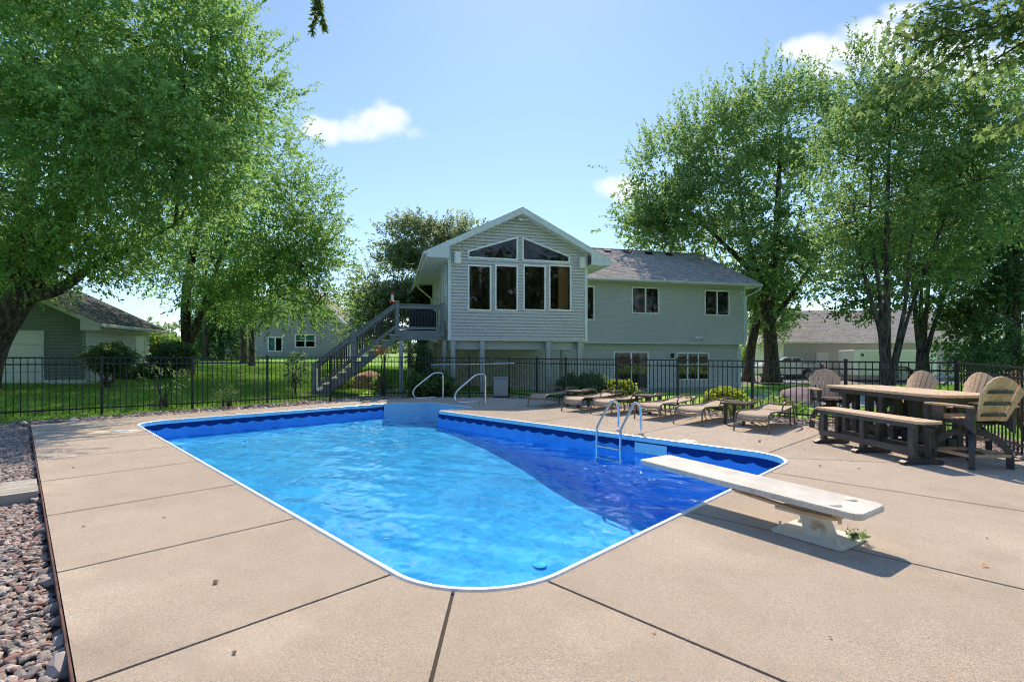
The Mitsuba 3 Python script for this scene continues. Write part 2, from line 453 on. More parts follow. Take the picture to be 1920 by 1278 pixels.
FENCE_A, FENCE_D = np.array([5.8, 11.9]), np.array([1.357, -1.321])
R = lambda k: FENCE_A + FENCE_D * k
BEDL = Polygon([pq(-14, 6)[:2], pq(-9, -3)[:2], pq(0.23, -3)[:2], pq(0.23, 20.02)[:2], pq(11.4, 20.27)[:2], (-3.2, 16.57), (-3.3, 17.9), (-5.2, 17.6), pq(9.7, 22.35)[:2], pq(6, 22.05)[:2], pq(2, 21.7)[:2], pq(-3, 21.6)[:2], pq(-14, 22.5)[:2]])
BEDR = Polygon([(-3.2, 16.57), (-0.6, 16.67), (0.9, 16.02), (2.12, 14.16), (5.32, 11.01), (6.07, 9.86), (6.87, 8.6), (7.17, 7.6), (6.92, 6.6), (6.32, 5.2), (7.2, 5.0), (8.3, 7.4), (9.0, 9.2), (6.6, 11.9), (3.2, 15.1), (1.4, 16.9), (-0.2, 18.2), (-3.2, 18.2)])
soil_sheet(BEDL.difference(DECK.buffer(-0.02)), 0.012)
soil_sheet(BEDR.difference(DECK.buffer(-0.02)).difference(BEDL), 0.012)

rng = np.random.default_rng(5)


def pebble(seed):
    r = np.random.default_rng(seed)
    k = np.arange(24) + 0.5
    ph, th = np.arccos(1 - 2 * k / 24), np.pi * (1 + 5 ** 0.5) * k
    v = np.stack([np.cos(th) * np.sin(ph), np.sin(th) * np.sin(ph), np.cos(ph)], 1)
    v = np.sign(v) * np.abs(v) ** 0.85
    v = v * (0.86 + 0.24 * meshkit.noise(v * 1.6 + seed * 7, seed)[:, None]) + r.normal(0, 0.085, v.shape)
    v = v * [1.0, r.uniform(0.55, 0.85), r.uniform(0.32, 0.55)]
    return hull(v)


PEB = [pebble(i) for i in range(10)]


def stones(poly, dens, size, near_only=None):
    """Scattered pebble positions (n, x y r rot kind)."""
    x0, y0, x1, y1 = poly.bounds
    n = int((x1 - x0) * (y1 - y0) * dens)
    x, y = rng.uniform(x0, x1, n), rng.uniform(y0, y1, n)
    ok = shapely.contains_xy(poly, x, y)
    x, y = x[ok], y[ok]
    return np.stack([x, y, size * np.clip(rng.lognormal(0, 0.28, len(x)), 0.5, 1.45), rng.uniform(0, 2 * np.pi, len(x)), rng.integers(0, 10, len(x)).astype(float), rng.uniform(-0.5, 0.5, len(x)), rng.uniform(-0.5, 0.5, len(x))], 1)


def rot_xyz(a, b, c):
    ca, sa, cb, sb, cc, sc = np.cos(a), np.sin(a), np.cos(b), np.sin(b), np.cos(c), np.sin(c)
    z = np.array([[ca, -sa, 0], [sa, ca, 0], [0, 0, 1]])
    y = np.array([[cb, 0, sb], [0, 1, 0], [-sb, 0, cb]])
    x = np.array([[1, 0, 0], [0, cc, -sc], [0, sc, cc]])
    return z @ y @ x


def pile(st, lift=0.022):
    V, Fc, C = [], [], []
    n = 0
    col = np.array(STONES)
    for s in st:
        v, f = PEB[int(s[4])]
        v = (v * s[2]) @ rot_xyz(s[3], s[5], s[6]).T + [s[0], s[1], float(gz(s[0], s[1])) + lift + s[2] * 0.25]
        V.append(v)
        Fc.append(f + n)
        n += len(v)
        c = col[rng.integers(len(col))] * rng.uniform(0.7, 1.25)
        C.append(np.tile(c, (len(v), 1)))
    return np.vstack(V), np.vstack(Fc), np.vstack(C)


near = Polygon([(-3.6, 1.2), pq(0.2, 2)[:2], pq(0.2, 20.2)[:2], (-14.5, 13), (-14.5, 11), (-6, 4.5)])
st = stones(near.intersection(BEDL), 1250, 0.022)
dist = np.hypot(st[:, 0], st[:, 1])
wedge = np.abs(st[:, 0]) < 1.06 * st[:, 1] + 0.25
st = st[wedge]
dist = np.hypot(st[:, 0], st[:, 1])
order = np.argsort(dist / st[:, 2])
PEBPLY = [[mikit.ply(PEB[j], f'stone_{i}', 38) for j in range(10)] for i in range(len(STONES))]
gravel = struct('gravel_bed', None, None)
for s in st[order[:300]]:
    tw = T().translate([s[0], s[1], float(gz(s[0], s[1])) + 0.024 + s[2] * 0.3]).rotate([0, 0, 1], math.degrees(s[3])).rotate([0, 1, 0], math.degrees(s[5])).rotate([1, 0, 0], math.degrees(s[6])).scale(float(s[2] * 1.05))
    part(gravel, 'stone', PEBPLY[rng.integers(len(STONES))][int(s[4])], None, tw=tw)
rest = st[order[300:]]
far = stones(BEDL.difference(near).difference(DECK), 190, 0.055)
far = far[np.abs(far[:, 0]) < 1.06 * far[:, 1] + 0.3]
beside = stones(Polygon([pq(-7, -1)[:2], pq(0.2, -1)[:2], pq(0.2, 20.2)[:2], pq(-7, 20.2)[:2]]).intersection(Polygon([(-20, -3), (20, -3), (20, 40), (-20, 40)])), 300, 0.042)
beside = beside[(np.abs(beside[:, 0]) >= 1.06 * beside[:, 1] + 0.25) & shapely.contains_xy(BEDL.union(Polygon([pq(-7, -1)[:2], pq(0.2, -1)[:2], pq(0.2, 20.2)[:2], pq(-7, 20.2)[:2]])), beside[:, 0], beside[:, 1])]
v, f, c = pile(np.vstack([rest, far, beside]))
part(gravel, 'loose_stones', (v, f), 'stone_vc', kind='stuff', color=c)
gravel2 = struct('gravel_bed', None, None)
v, f, c = pile(stones(BEDR.difference(DECK), 170, 0.055))
part(gravel2, 'loose_stones', (v, f), 'stone_vc', kind='stuff', color=c)

# ------------------------------------------------------------------ concrete deck in slabs
JW = 0.0105
qs_left = [3.95, 6.15, 8.43, 10.8, 13.0, 15.5, 17.9]
cuts = [LineString([pq(-1, q)[:2], pq(P0 + 0.3, q)[:2]]) for q in qs_left]
cuts += [LineString([pq(3.0, 3.7)[:2], pq(-1.5, -0.8)[:2]])]
cuts += [LineString([pq(p, 3.3)[:2], pq(p, -16)[:2]]) for p in (3.3, 6.05, 9.1)]
cuts += [LineString([pq(10.4, 3.3)[:2], pq(13.2, -1.1)[:2]])]
cuts += [LineString([pq(10.7, q)[:2], pq(22, q - 0.3)[:2]]) for q in (3.45, 6.65, 10.1, 13.6)]
cuts += [LineString([pq(2.7, 18.1)[:2], pq(-1.0, 21.8)[:2]])]
cuts += [LineString([pq(p, 18.2)[:2], pq(p, 22)[:2]]) for p in (5.2, 7.9)]
cuts += [LineString([pq(10.6, 18.2)[:2], pq(11.6, 21)[:2]]), LineString([pq(12.4, 16.2)[:2], pq(20, 16.2)[:2]])]
cuts += [LineString([pq(-2, -3.2)[:2], pq(20, -3.2)[:2]])]
slabs = DECK.difference(POOL.buffer(0.012)).difference(unary_union([c.buffer(JW) for c in cuts]))
deck = struct('pool_deck', None, None)
for g in sorted(slabs.geoms, key=lambda g: -g.area):
    if g.area > 0.02:
        g = g.buffer(-0.004).buffer(0.004)
        core = MB().prism(g.buffer(-0.006), -0.006, 0.0) if False else MB()
        core.prism(g, -0.10, 0.0)
        part(deck, 'slab', core, f'concrete_{rng.integers(3)}')
part(deck, 'joint_filler', MB().prism(DECK.buffer(-0.03).difference(POOL.buffer(0.02)), -0.2, -0.016), 'joint')
edge = MB()
e = [pq(0.235, q)[:2] for q in np.linspace(-6, 20.0, 40)] + [pq(p, 20.02)[:2] for p in np.linspace(0.235, 11.3, 20)]
for a, b in zip(e[:-1], e[1:]):
    edge.bar([*a, -0.040], [*b, -0.040], 0.010, 0.074)
part(deck, 'painted_edge', edge, 'maroon')

# ------------------------------------------------------------------ pool
pool = thing('swimming_pool', 'long rectangular in-ground pool with blue vinyl liner, white coping and corner steps', 'swimming pool')
ring = MB()
o = shapely.geometry.polygon.orient(POOL)
pts = np.array(o.exterior.coords)[:-1]
m = len(pts)
nx = np.roll(pts, -1, 0) - np.roll(pts, 1, 0)
nn = nrm(np.stack([nx[:, 1], -nx[:, 0]], 1))                      # outward
prof = [(-0.004, -0.075), (-0.006, 0.004), (0.004, 0.012), (0.034, 0.013), (0.042, 0.002), (0.042, -0.02)]
rows = [np.c_[pts + nn * a, np.full(m, b)] for a, b in prof]
kk = np.arange(m)
fs = np.vstack([np.stack([i * m + kk, (i + 1) * m + kk, (i + 1) * m + (kk + 1) % m, i * m + (kk + 1) % m], 1) for i in range(len(prof) - 1)])
part(pool, 'coping', (np.vstack(rows), fs[m:]), 'coping', 40)
part(pool, 'coping_track', (np.vstack(rows[:2]), fs[:m]), 'step_light')
WATER = -0.31


def depth(p, q):
    """Floor depth under the water, as it seems through the surface."""
    d = np.interp(q, [2.9, 4.5, 5.8, 6.9, 7.5, 8.4, 9.6, 11.4, 13.3, 15.0, 18.4], [1.08, 1.05, 0.99, 0.93, 0.88, 0.76, 0.55, 0.33, 0.17, 0.12, 0.10])
    return d


wall = MB()
dense = np.array(LineString(list(MAIN.exterior.coords)).segmentize(0.12).coords)
al = np.r_[0, np.cumsum(np.linalg.norm(np.diff(dense, axis=0), axis=1))]
zs = [-0.0, -0.06, -0.25, -0.6, -2.2]
vv = np.vstack([np.c_[dense, np.full(len(dense), z)] for z in zs])
uv = np.vstack([np.c_[al, np.full(len(dense), z)] for z in zs])
n = len(dense)
i = np.arange(n - 1)
ff = np.vstack([np.stack([k * n + i, k * n + i + 1, (k + 1) * n + i + 1, (k + 1) * n + i], 1) for k in range(len(zs) - 1)])
mid = vv[ff].mean(1)
pm, qm = mid[:, 0] + mid[:, 1], mid[:, 1] - mid[:, 0]
openw = (pm > P1 - 0.05) & (qm > 14.58) & (qm < 18.36)
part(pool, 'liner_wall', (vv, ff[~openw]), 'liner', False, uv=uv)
a = np.linspace(P0 - 0.1, P1 + 0.02, 48)
b = np.linspace(Q0 - 0.1, Q1 + 0.1, 90)
A, B = np.meshgrid(a, b)
fv = np.stack([(A - B) / 2, (A + B) / 2, WATER - depth(A, B)], -1).reshape(-1, 3)
k = (np.arange(len(b) - 1)[:, None] * len(a) + np.arange(len(a) - 1)).ravel()
fq = np.stack([k, k + 1, k + len(a) + 1, k + len(a)], 1)
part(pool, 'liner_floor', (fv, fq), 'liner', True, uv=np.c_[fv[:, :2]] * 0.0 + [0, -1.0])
# corner steps in the bay on the house side
steps = MB()
back = [pq(P1, 14.55), pq(12.45, 14.65), pq(12.45, 17.4), pq(P1, 18.38)]
for a, b in zip(back[:-1], back[1:]):
    steps.add([[*a[:2], 0.0], [*b[:2], 0.0], [*b[:2], -0.9], [*a[:2], -0.9]], [[0, 1, 2, 3]])
part(pool, 'step_wall', steps, 'step_light')
for j, (d, z) in enumerate(((0.0, -0.42), (0.42, -0.55), (0.82, -0.66))):
    g = Polygon([k[:2] for k in back]).intersection(Polygon([pq(P1 - 0.1, 14)[:2], pq(12.45 - d * 1.4, 14)[:2], pq(12.45 - d * 1.4, 19)[:2], pq(P1 - 0.1, 19)[:2]]))
    part(pool, 'step', MB().prism(g.buffer(-0.004 * (j + 1)), -1.0, z), 'step_blue')
sk = pq(P1, 6.05)
fr = (pq(P1 - 0.02, 6.05, -0.185), nrm(pq(0, 1)), np.array([0, 0, 1.0]), nrm(pq(-1, 0)))
fm = Polygon(sbox(-0.30, -0.08, 0.30, 0.09)).difference(sbox(-0.24, -0.05, 0.24, 0.045))
part(pool, 'skimmer_frame', MB().prism(fm, 0, 0.014, fr).prism(sbox(-0.24, -0.05, 0.24, 0.045), 0, 0.006, fr), 'step_light')
dome = trimesh.creation.icosphere(subdivisions=2)
dq = gp(1012, 1056, WATER)
dp, dd_ = dq, nrm(dq - [0, 0, H])
while dp[2] > WATER - float(depth(0, dp[1] - dp[0])) + 0.04:
    dp = dp + dd_ * 0.01
dome.apply_scale([0.09, 0.09, 0.012])
dome.apply_translation([dp[0], dp[1], WATER - float(depth(0, dp[1] - dp[0])) + 0.02])
part(pool, 'drain_cover', dome, 'turquoise', True)

# water: a real rippled sheet
a = np.arange(P0 - 0.05, 12.6, 0.048)
b = np.arange(Q0 - 0.05, Q1 + 0.1, 0.048)
A, B = np.meshgrid(a, b)
wx, wy = (A - B) / 2, (A + B) / 2
P3 = np.stack([wx, wy, 0 * wx], -1)


def wavesum(x, y):
    r = np.random.default_rng(21)
    out = 0
    for i in range(34):
        lam = 0.13 * 1.075 ** i
        th = r.normal(0.9, 0.9)
        out = out + 0.0011 * lam ** 0.62 * np.sin(2 * np.pi / lam * (np.cos(th) * x + np.sin(th) * y) + r.uniform(0, 6.28) + 1.5 * meshkit.noise(np.stack([x, y, 0 * x + i], -1) * 0.7, i))
    return out


h = wavesum(wx, wy) * (0.5 + 1.1 * meshkit.fbm(P3 * 0.5, 3, 4)) * 1.5
# a livelier patch under the return jet
j = gp(640, 960, WATER)
rr = np.hypot(wx - j[0], wy - j[1])
h += 0.006 * np.exp(-(rr / 0.9) ** 2) * (meshkit.fbm(P3 * 9, 3, 2) - 0.5)
wv = np.stack([wx, wy, WATER + h], -1).reshape(-1, 3)
k = (np.arange(len(b) - 1)[:, None] * len(a) + np.arange(len(a) - 1)).ravel()
wq = np.stack([k, k + 1, k + len(a) + 1, k + len(a)], 1)
c = wv[wq].mean(1)
ok = shapely.contains_xy(POOL.buffer(0.05), c[:, 0], c[:, 1])
struct('water', (wv, wq[ok]), 'water_sheet', True)

# ladder
lad = thing('pool_ladder', 'stainless steel pool ladder with two looped rails at the right pool edge', 'pool ladder')
sides = []
for name, (fx, fy), (ax, ay), (tx, ty) in (('rail', (1119, 842), (1160, 807.5), (1153, 753.5)), ('rail', (1163, 851), (1202, 814), (1193, 757))):
    ft, an = gp(fx, fy, WATER), gp(ax, ay, 0)
    dr_ = nrm(np.array([an[0] - ft[0], an[1] - ft[1], 0]))
    L = np.linalg.norm((an - ft)[:2])
    prof = [(0.0, -0.48), (0.0, -0.3), (0.0, 0.05), (0.02, 0.12), (L * 0.50, 0.46), (L * 0.60, 0.535), (L * 0.70, 0.57), (L * 0.82, 0.57), (L * 0.92, 0.53), (L * 0.985, 0.44), (L, 0.33), (L, -0.05)]
    pts = np.array([[ft[0] + dr_[0] * u, ft[1] + dr_[1] * u, z] for u, z in prof])
    s = np.linspace(0, len(pts) - 1, 60)
    sp = np.stack([np.interp(s, np.arange(len(pts)), pts[:, k]) for k in range(3)], 1)
    for _ in range(2):
        sp[1:-1] = (sp[:-2] + 2 * sp[1:-1] + sp[2:]) / 4
    part(lad, 'rail', MB().tube(sp, 0.0235, 14), 'steel', True)
    part(lad, 'anchor_cup', MB().tube([[*pts[-1][:2], 0.0], [*pts[-1][:2], 0.012]], [0.058, 0.048], 16), 'steel', 30)
    sides.append(ft)
for z in (-0.235, -0.44):
    part(lad, 'tread', MB().bar([*sides[0][:2], z], [*sides[1][:2], z], 0.09, 0.025, ch=0.008), 'steel')

# grab rails by the steps
for lab, q in (('bent steel grab rail on far side of pool steps, before stair boulder', 17.55), ('bent steel grab rail on near side of pool steps, closer to sun loungers', 14.75)):
    hr = thing('grab_rail', lab, 'handrail', None)
    base = pq(13.25, q)
    d = nrm(pq(-1, 0))
    prof = [(0.0, -0.02), (0.0, 0.5), (0.0, 0.78), (0.03, 0.87), (0.12, 0.895), (0.30, 0.895), (0.40, 0.87), (1.0, 0.50), (1.09, 0.40), (1.10, 0.30), (1.08, 0.22), (1.0, 0.165), (0.9, 0.15), (0.36, 0.145), (0.27, 0.12), (0.23, 0.05), (0.225, -0.02)]
    pts = np.array([base + d * u + [0, 0, z] for u, z in prof])
    s = np.linspace(0, len(pts) - 1, 110)
    sp = np.stack([np.interp(s, np.arange(len(pts)), pts[:, k]) for k in range(3)], 1)
    for _ in range(3):
        sp[1:-1] = (sp[:-2] + 2 * sp[1:-1] + sp[2:]) / 4
    part(hr, 'tube', MB().tube(sp, 0.024, 14), 'steel', True)
    for e_ in (sp[0], sp[-1]):
        part(hr, 'anchor_cup', MB().tube([[e_[0], e_[1], 0.0], [e_[0], e_[1], 0.012]], [0.055, 0.045], 16), 'steel', 30)

# lids and slab
sl = thing('skimmer_lid', 'pale square skimmer lid set in deck near the far left pool corner', 'skimmer lid')
ctr = (gp(232, 807) + gp(206, 812)) / 2
part(sl, 'frame_plate', MB().box(gp(218, 809.5, 0.003), (0.85, 0.42, 0.006), math.radians(8)), pri((0.55, 0.46, 0.34), 0.6))
part(sl, 'lid', MB().box(gp(234, 807, 0.008), (0.36, 0.20, 0.008), math.radians(8)), 'coping')
sl2 = thing('skimmer_lid', 'pale skimmer lid set in deck between ladder and diving board', 'skimmer lid')
part(sl2, 'lid', MB().box(gp(1288, 826.5, 0.003), (0.30, 0.24, 0.006), math.radians(45)), 'coping')
gs = thing('stepping_slab', 'weathered grey plank slab lying in gravel against the deck edge', 'stepping slab')
g0, g1, g2, g3 = gp(77, 894, 0.0), gp(78, 936, 0.0), gp(-60, 952, 0.0), gp(-60, 903, 0.0)
dx, dy = nrm(pq(0, 1)), nrm(pq(-1, 0))
cc = pq(0.2, 10.35)
fr = (cc, dx, dy, np.array([0, 0, 1.0]))
part(gs, 'board', MB().prism(sbox(-0.36, 0.0, 0.36, 2.4), -0.08, 0.035, fr), 'grey_slab')

# ------------------------------------------------------------------ diving board
db = thing('diving_board', 'white diving board on a low pedestal reaching over the pool corner', 'diving board')
tail_a, tail_b = np.array([2.40, 3.36, 0.315]), np.array([2.73, 3.62, 0.315])
tip_a, tip_b = gp(1208, 862, 0.36), gp(1243, 850.5, 0.36)
tc, pc = (tail_a + tail_b) / 2, (tip_a + tip_b) / 2
ex = nrm(pc - tc)
ey = nrm(np.cross([0, 0, 1.0], ex))
ez = np.cross(ex, ey)
LB, WB = np.linalg.norm(pc - tc), 0.46
fr = (tc, ex, ey, ez)
outline = Polygon(rounded([(0, -WB / 2), (LB, -WB / 2), (LB, WB / 2), (0, WB / 2)], [0.07, 0.05, 0.05, 0.07], 6))
bm = MB()
for a_, z0, z1 in ((0.0, -0.040, -0.006),):
    bm.prism(outline, z0, z1, fr)
ins = outline.buffer(-0.006)
bm.prism(ins, -0.006, 0.0, fr).prism(ins, -0.046, -0.040, fr)
part(db, 'board', bm, 'cream_board')
for s in (-1, 1):
    c_ = tc + ex * 0.20 + ey * s * 0.125
    part(db, 'bolt_cap', MB().tube([c_ + ez * -0.002, c_ + ez * 0.006, c_ + ez * 0.013], [0.042, 0.042, 0.03], 16), 'offwhite', 30)
bc = gp(1533, 1004, 0.0)
bx = nrm([ex[0], ex[1], 0])
by = np.array([-bx[1], bx[0], 0])
up = np.array([0, 0, 1.0])
part(db, 'base_plate', MB().prism(Polygon(rounded([(-0.26, -0.21), (0.26, -0.21), (0.26, 0.21), (-0.26, 0.21)], [0.02] * 4, 3)), 0.004, 0.022, (bc, bx, by, up)), 'rust_paint')
for sx in (-0.21, 0.21):
    for sy in (-0.155, 0.155):
        c_ = bc + bx * sx + by * sy
        part(db, 'anchor_bolt', MB().tube([c_ + up * 0.02, c_ + up * 0.034], 0.02, 6).tube([c_ + up * 0.03, c_ + up * (0.085 if sy > 0 else 0.05)], 0.011, 8), 'offwhite', 30)
ped = []
for zz, a_, b_, off in ((0.02, 0.10, 0.125, 0.0), (0.21, 0.115, 0.13, 0.03), (0.225, 0.19, 0.15, 0.06), (0.245, 0.19, 0.15, 0.06)):
    pass
low = Polygon(rounded([(-0.09, -0.105), (0.09, -0.105), (0.09, 0.105), (-0.09, 0.105)], [0.045] * 4, 5))
lp = np.array(low.exterior.coords)[:-1]
n = len(lp)
mp = MB()
rings = []
for zz, sc, off in ((0.022, 1.06, -0.02), (0.034, 1.0, -0.02), (0.175, 0.92, 0.03)):
    rings.append(np.array([bc + bx * (x * sc + off) + by * y * sc + up * zz for x, y in lp]))
kk = np.arange(n)
mp.add(np.vstack(rings), np.vstack([np.stack([i * n + kk, i * n + (kk + 1) % n, (i + 1) * n + (kk + 1) % n, (i + 1) * n + kk], 1) for i in range(2)]))
part(db, 'pedestal', mp, 'rust_paint', 40)
top = bc + up * 0.175
mt = MB().prism(sbox(-0.14, -0.16, 0.23, 0.16), 0.0, 0.022, (top + bx * 0.02, bx, by, up))
part(db, 'mounting_plate', mt, 'rust_paint')
for s in (-1, 1):
    a0, a1 = tc + ex * 0.17 + ey * s * 0.17 + up * -0.085, tc + ex * 0.95 + ey * s * 0.17 + up * -0.068
    midp = top + bx * 0.03 + by * s * 0.17 + up * 0.034
    part(db, 'spring_bar', MB().bar(a0, midp, 0.05, 0.022, ch=0.004).bar(midp, a1, 0.05, 0.022, ch=0.004), 'tan_steel')
cw = tc + ex * 0.17 + up * -0.066
part(db, 'rear_crossbar', MB().bar(cw - ey * 0.18, cw + ey * 0.18, 0.05, 0.03), 'tan_steel')
for s in (-1, 1):
    c_ = cw + ey * s * 0.125
    part(db, 'rear_bolt', MB().tube([c_ + up * -0.06, c_ + up * 0.01], 0.013, 8), 'offwhite', 30)
cf = tc + ex * 0.95 + up * -0.056
part(db, 'fulcrum', MB().bar(cf - ey * 0.19, cf + ey * 0.19, 0.05, 0.022, ch=0.004), 'black_metal')

# ------------------------------------------------------------------ fence
pick = None


def fence_run(key, pts, zb, ztop, first=True, last=True, spacing=0.119):
    """Posts at pts, three rails and square pickets between them."""
    for i, (x, y) in enumerate(pts):
        if (i == 0 and not first) or (i == len(pts) - 1 and not last):
            continue
        z0 = float(gz(x, y)) - 0.05
        dvec = nrm(np.array(pts[min(i + 1, len(pts) - 1)]) - np.array(pts[max(i - 1, 0)]))
        a_ = math.atan2(dvec[1], dvec[0])
        zt = ztop[i] + 0.035
        po = part(key, 'post', MB().box((x, y, (z0 + zt) / 2), (0.056, 0.056, zt - z0), a_), 'fence_metal')
        part(po, 'cap', MB().box((x, y, zt + 0.008), (0.072, 0.072, 0.016), a_).box((x, y, zt + 0.022), (0.05, 0.05, 0.014), a_), 'fence_metal')
    for i in range(len(pts) - 1):
        a_, b_ = np.array(pts[i]), np.array(pts[i + 1])
        d = nrm(b_ - a_)
        L = np.linalg.norm(b_ - a_)
        s0, s1 = a_ + d * 0.028, b_ - d * 0.028
        for h_ in (0.0, -0.155):
            part(key, 'rail', MB().bar([*s0, ztop[i] + h_], [*s1, ztop[i + 1] + h_], 0.03, 0.032), 'fence_metal')
        zb0, zb1 = zb[i] + 0.17, zb[i + 1] + 0.17
        part(key, 'rail', MB().bar([*s0, zb0], [*s1, zb1], 0.03, 0.032), 'fence_metal')
        n = max(2, int(round(L / spacing)))
        for j in range(1, n):
            t = j / n
            c_ = a_ + (b_ - a_) * t
            zt = ztop[i] * (1 - t) + ztop[i + 1] * t
            z0 = zb[i] * (1 - t) + zb[i + 1] * t + 0.05
            tw = T().translate([float(c_[0]), float(c_[1]), float((z0 + zt - 0.002) / 2)]).rotate([0, 0, 1], math.degrees(math.atan2(d[1], d[0]))).scale([0.0085, 0.0085, float((zt - 0.002 - z0) / 2)])
            part(key, 'picket', PICK, None, tw=tw)


PICK = mikit.ply(cbox((2, 2, 2)), 'fence_metal')
fl = thing('fence', 'black metal picket fence between lawn and far left gravel strip', 'fence')
lp = [np.array([-8.78, 13.55]) + np.array([1.43, 1.27]) * i for i in range(-3, 4)]
zbl = [float(gz(*k)) + 0.02 for k in lp]
fence_run(fl, [tuple(k) for k in lp], zbl, [1.37 + 0.0 * i for i in range(7)])
ff_ = thing('fence', 'black metal picket fence running before the stairs and house posts', 'fence')
c0, c1 = lp[-1], np.array([-0.1, 17.35])
mids = [c0 + (c1 - c0) * t for t in (0, 0.36, 0.68, 1)]
fence_run(ff_, [tuple(k) for k in mids], [-0.06] * 4, [1.37, 1.36, 1.34, 1.32], first=False)
fg = thing('fence', 'black metal fence gate section beside the grey bin', 'fence')
fence_run(fg, [tuple(R(-4.33)), tuple(R(-3.65)), tuple(R(-3))], [-0.08] * 3, [1.32, 1.32, 1.31], first=False, last=True)
frr = thing('fence', 'black metal picket fence behind the sun loungers and dining table', 'fence')
fence_run(frr, [tuple(R(k)) for k in (-3, -2, -1, 0, 1, 1.93)], [-0.08] * 6, [1.31, 1.31, 1.30, 1.295, 1.285, 1.28], first=False)
fe = thing('fence', 'black metal picket fence panel returning behind the swivel chair', 'fence')
cE = R(1.93)
fence_run(fe, [tuple(cE), (7.36, 7.0), (6.5, 5.2)], [-0.08] * 3, [1.28, 1.23, 1.22], first=False)

po = thing('telescopic_pole', 'long pale blue pool pole hung along the fence top', 'pool pole')
a_, b_ = np.array([-2.8, 17.15, 1.11]), np.array([0.03, 17.2, 1.16])
part(po, 'blue_section', MB().tube([a_, a_ * 0.55 + b_ * 0.45], 0.022, 10), 'blue_pole', True)
part(po, 'white_section', MB().tube([a_ * 0.55 + b_ * 0.45, b_], 0.017, 10), 'white', True)
part(po, 'end_cap', MB().tube([b_, b_ + nrm(b_ - a_) * 0.05], 0.027, 10), 'white', 30)
bi = thing('storage_bin', 'grey plastic bin standing in front of the fence gate', 'storage bin')
bp = gp(938.5, 742.5)
part(bi, 'body', MB().box(bp + [0, 0, 0.32], (0.50, 0.42, 0.62), 0.1, 0.02), 'bin_grey')
part(bi, 'lid', MB().box(bp + [0, 0, 0.655], (0.53, 0.45, 0.05), 0.1, 0.015), 'bin_grey')


# ------------------------------------------------------------------ buildings: tools
def polys(g):
    return [k for k in getattr(g, 'geoms', [g]) if k.geom_type == 'Polygon' and k.area > 1e-5]


def siding(poly, fr, course=0.115, proj=0.014, base=0.0):
    """Lapped boards over a polygon of the wall plane (along, up): each course leans out to a lip at its lower edge."""
    o, x, up, n = (np.asarray(k, float) for k in fr)
    b = MB()
    _, z0, _, z1 = poly.bounds
    k0 = math.floor((z0 - base) / course)
    t0, _, t1, _ = poly.bounds
    for k in range(k0, int((z1 - base) / course) + 1):
        za, zb = base + k * course, base + (k + 1) * course
        for g in polys(poly.intersection(sbox(t0 - 1, za, t1 + 1, zb))):
            zc = za + 0.21 * course
            for h, d0, d1 in ((g.intersection(sbox(t0 - 1, za, t1 + 1, zc)), -0.05, -0.05), (g.intersection(sbox(t0 - 1, zc, t1 + 1, zb)), proj, proj * 0.5)):
                for w in polys(h):
                    v, f = trimesh.creation.triangulate_polygon(shapely.geometry.polygon.orient(w), engine='earcut')
                    off = d0 + (d1 - d0) * (v[:, 1] - zc) / (zb - zc) if d0 > 0 else np.full(len(v), d0)
                    b.add(o + v[:, :1] * x + v[:, 1:] * up + off[:, None] * n, f)
                    c = np.array(w.exterior.coords)
                    for p_, q_ in zip(c[:-1], c[1:]):
                        for z_, e_ in ((zc, proj), (zb, proj * 0.5)):
                            if abs(p_[1] - z_) < 1e-6 and abs(q_[1] - z_) < 1e-6 and d0 > 0:
                                A_, B_ = o + p_[0] * x + z_ * up - 0.05 * n, o + q_[0] * x + z_ * up - 0.05 * n
                                b.add([A_, B_, B_ + n * (e_ + 0.05), A_ + n * (e_ + 0.05)], [[0, 1, 2, 3]])
    return b


def roof_plane(poly, fr, course=0.14, lip=0.009):
    """Shingle courses on a roof plane (along, up the slope); returns mesh and uv."""
    o, x, s, n = (np.asarray(k, float) for k in fr)
    V, Fc, U = [], [], []
    m_ = 0
    _, s0, _, s1 = poly.bounds
    t0, _, t1, _ = poly.bounds
    for k in range(int(s0 / course) - 1, int(s1 / course) + 1):
        a_, b_ = k * course, (k + 1) * course
        for g in polys(poly.intersection(sbox(t0 - 1, a_, t1 + 1, b_))):
            v, f = trimesh.creation.triangulate_polygon(shapely.geometry.polygon.orient(g), engine='earcut')
            off = lip * (1 - (v[:, 1] - a_) / course)
            V.append(o + v[:, :1] * x + v[:, 1:] * s + off[:, None] * n)
            Fc.append(f + m_)
            U.append(v)
            m_ += len(v)
            c = np.array(g.exterior.coords)
            for p_, q_ in zip(c[:-1], c[1:]):
                if abs(p_[1] - a_) < 1e-6 and abs(q_[1] - a_) < 1e-6:
                    A_, B_ = o + p_[0] * x + a_ * s, o + q_[0] * x + a_ * s
                    V.append(np.array([A_, B_, B_ + n * lip, A_ + n * lip]))
                    Fc.append(np.array([[0, 1, 2], [0, 2, 3]]) + m_)
                    U.append(np.array([p_, q_, q_, p_]))
                    m_ += 4
    return (np.vstack(V), np.vstack(Fc)), np.vstack(U)


def tri_plane(a, b, c):
    """Frame of the plane through three points: along a->b, up the slope towards c."""
    a, b, c = (np.asarray(k, float) for k in (a, b, c))
    x = nrm(b - a)
    s = nrm((c - a) - x * np.dot(c - a, x))
    n = np.cross(x, s)
    if n[2] < 0:
        n = -n
    return a, x, s, n


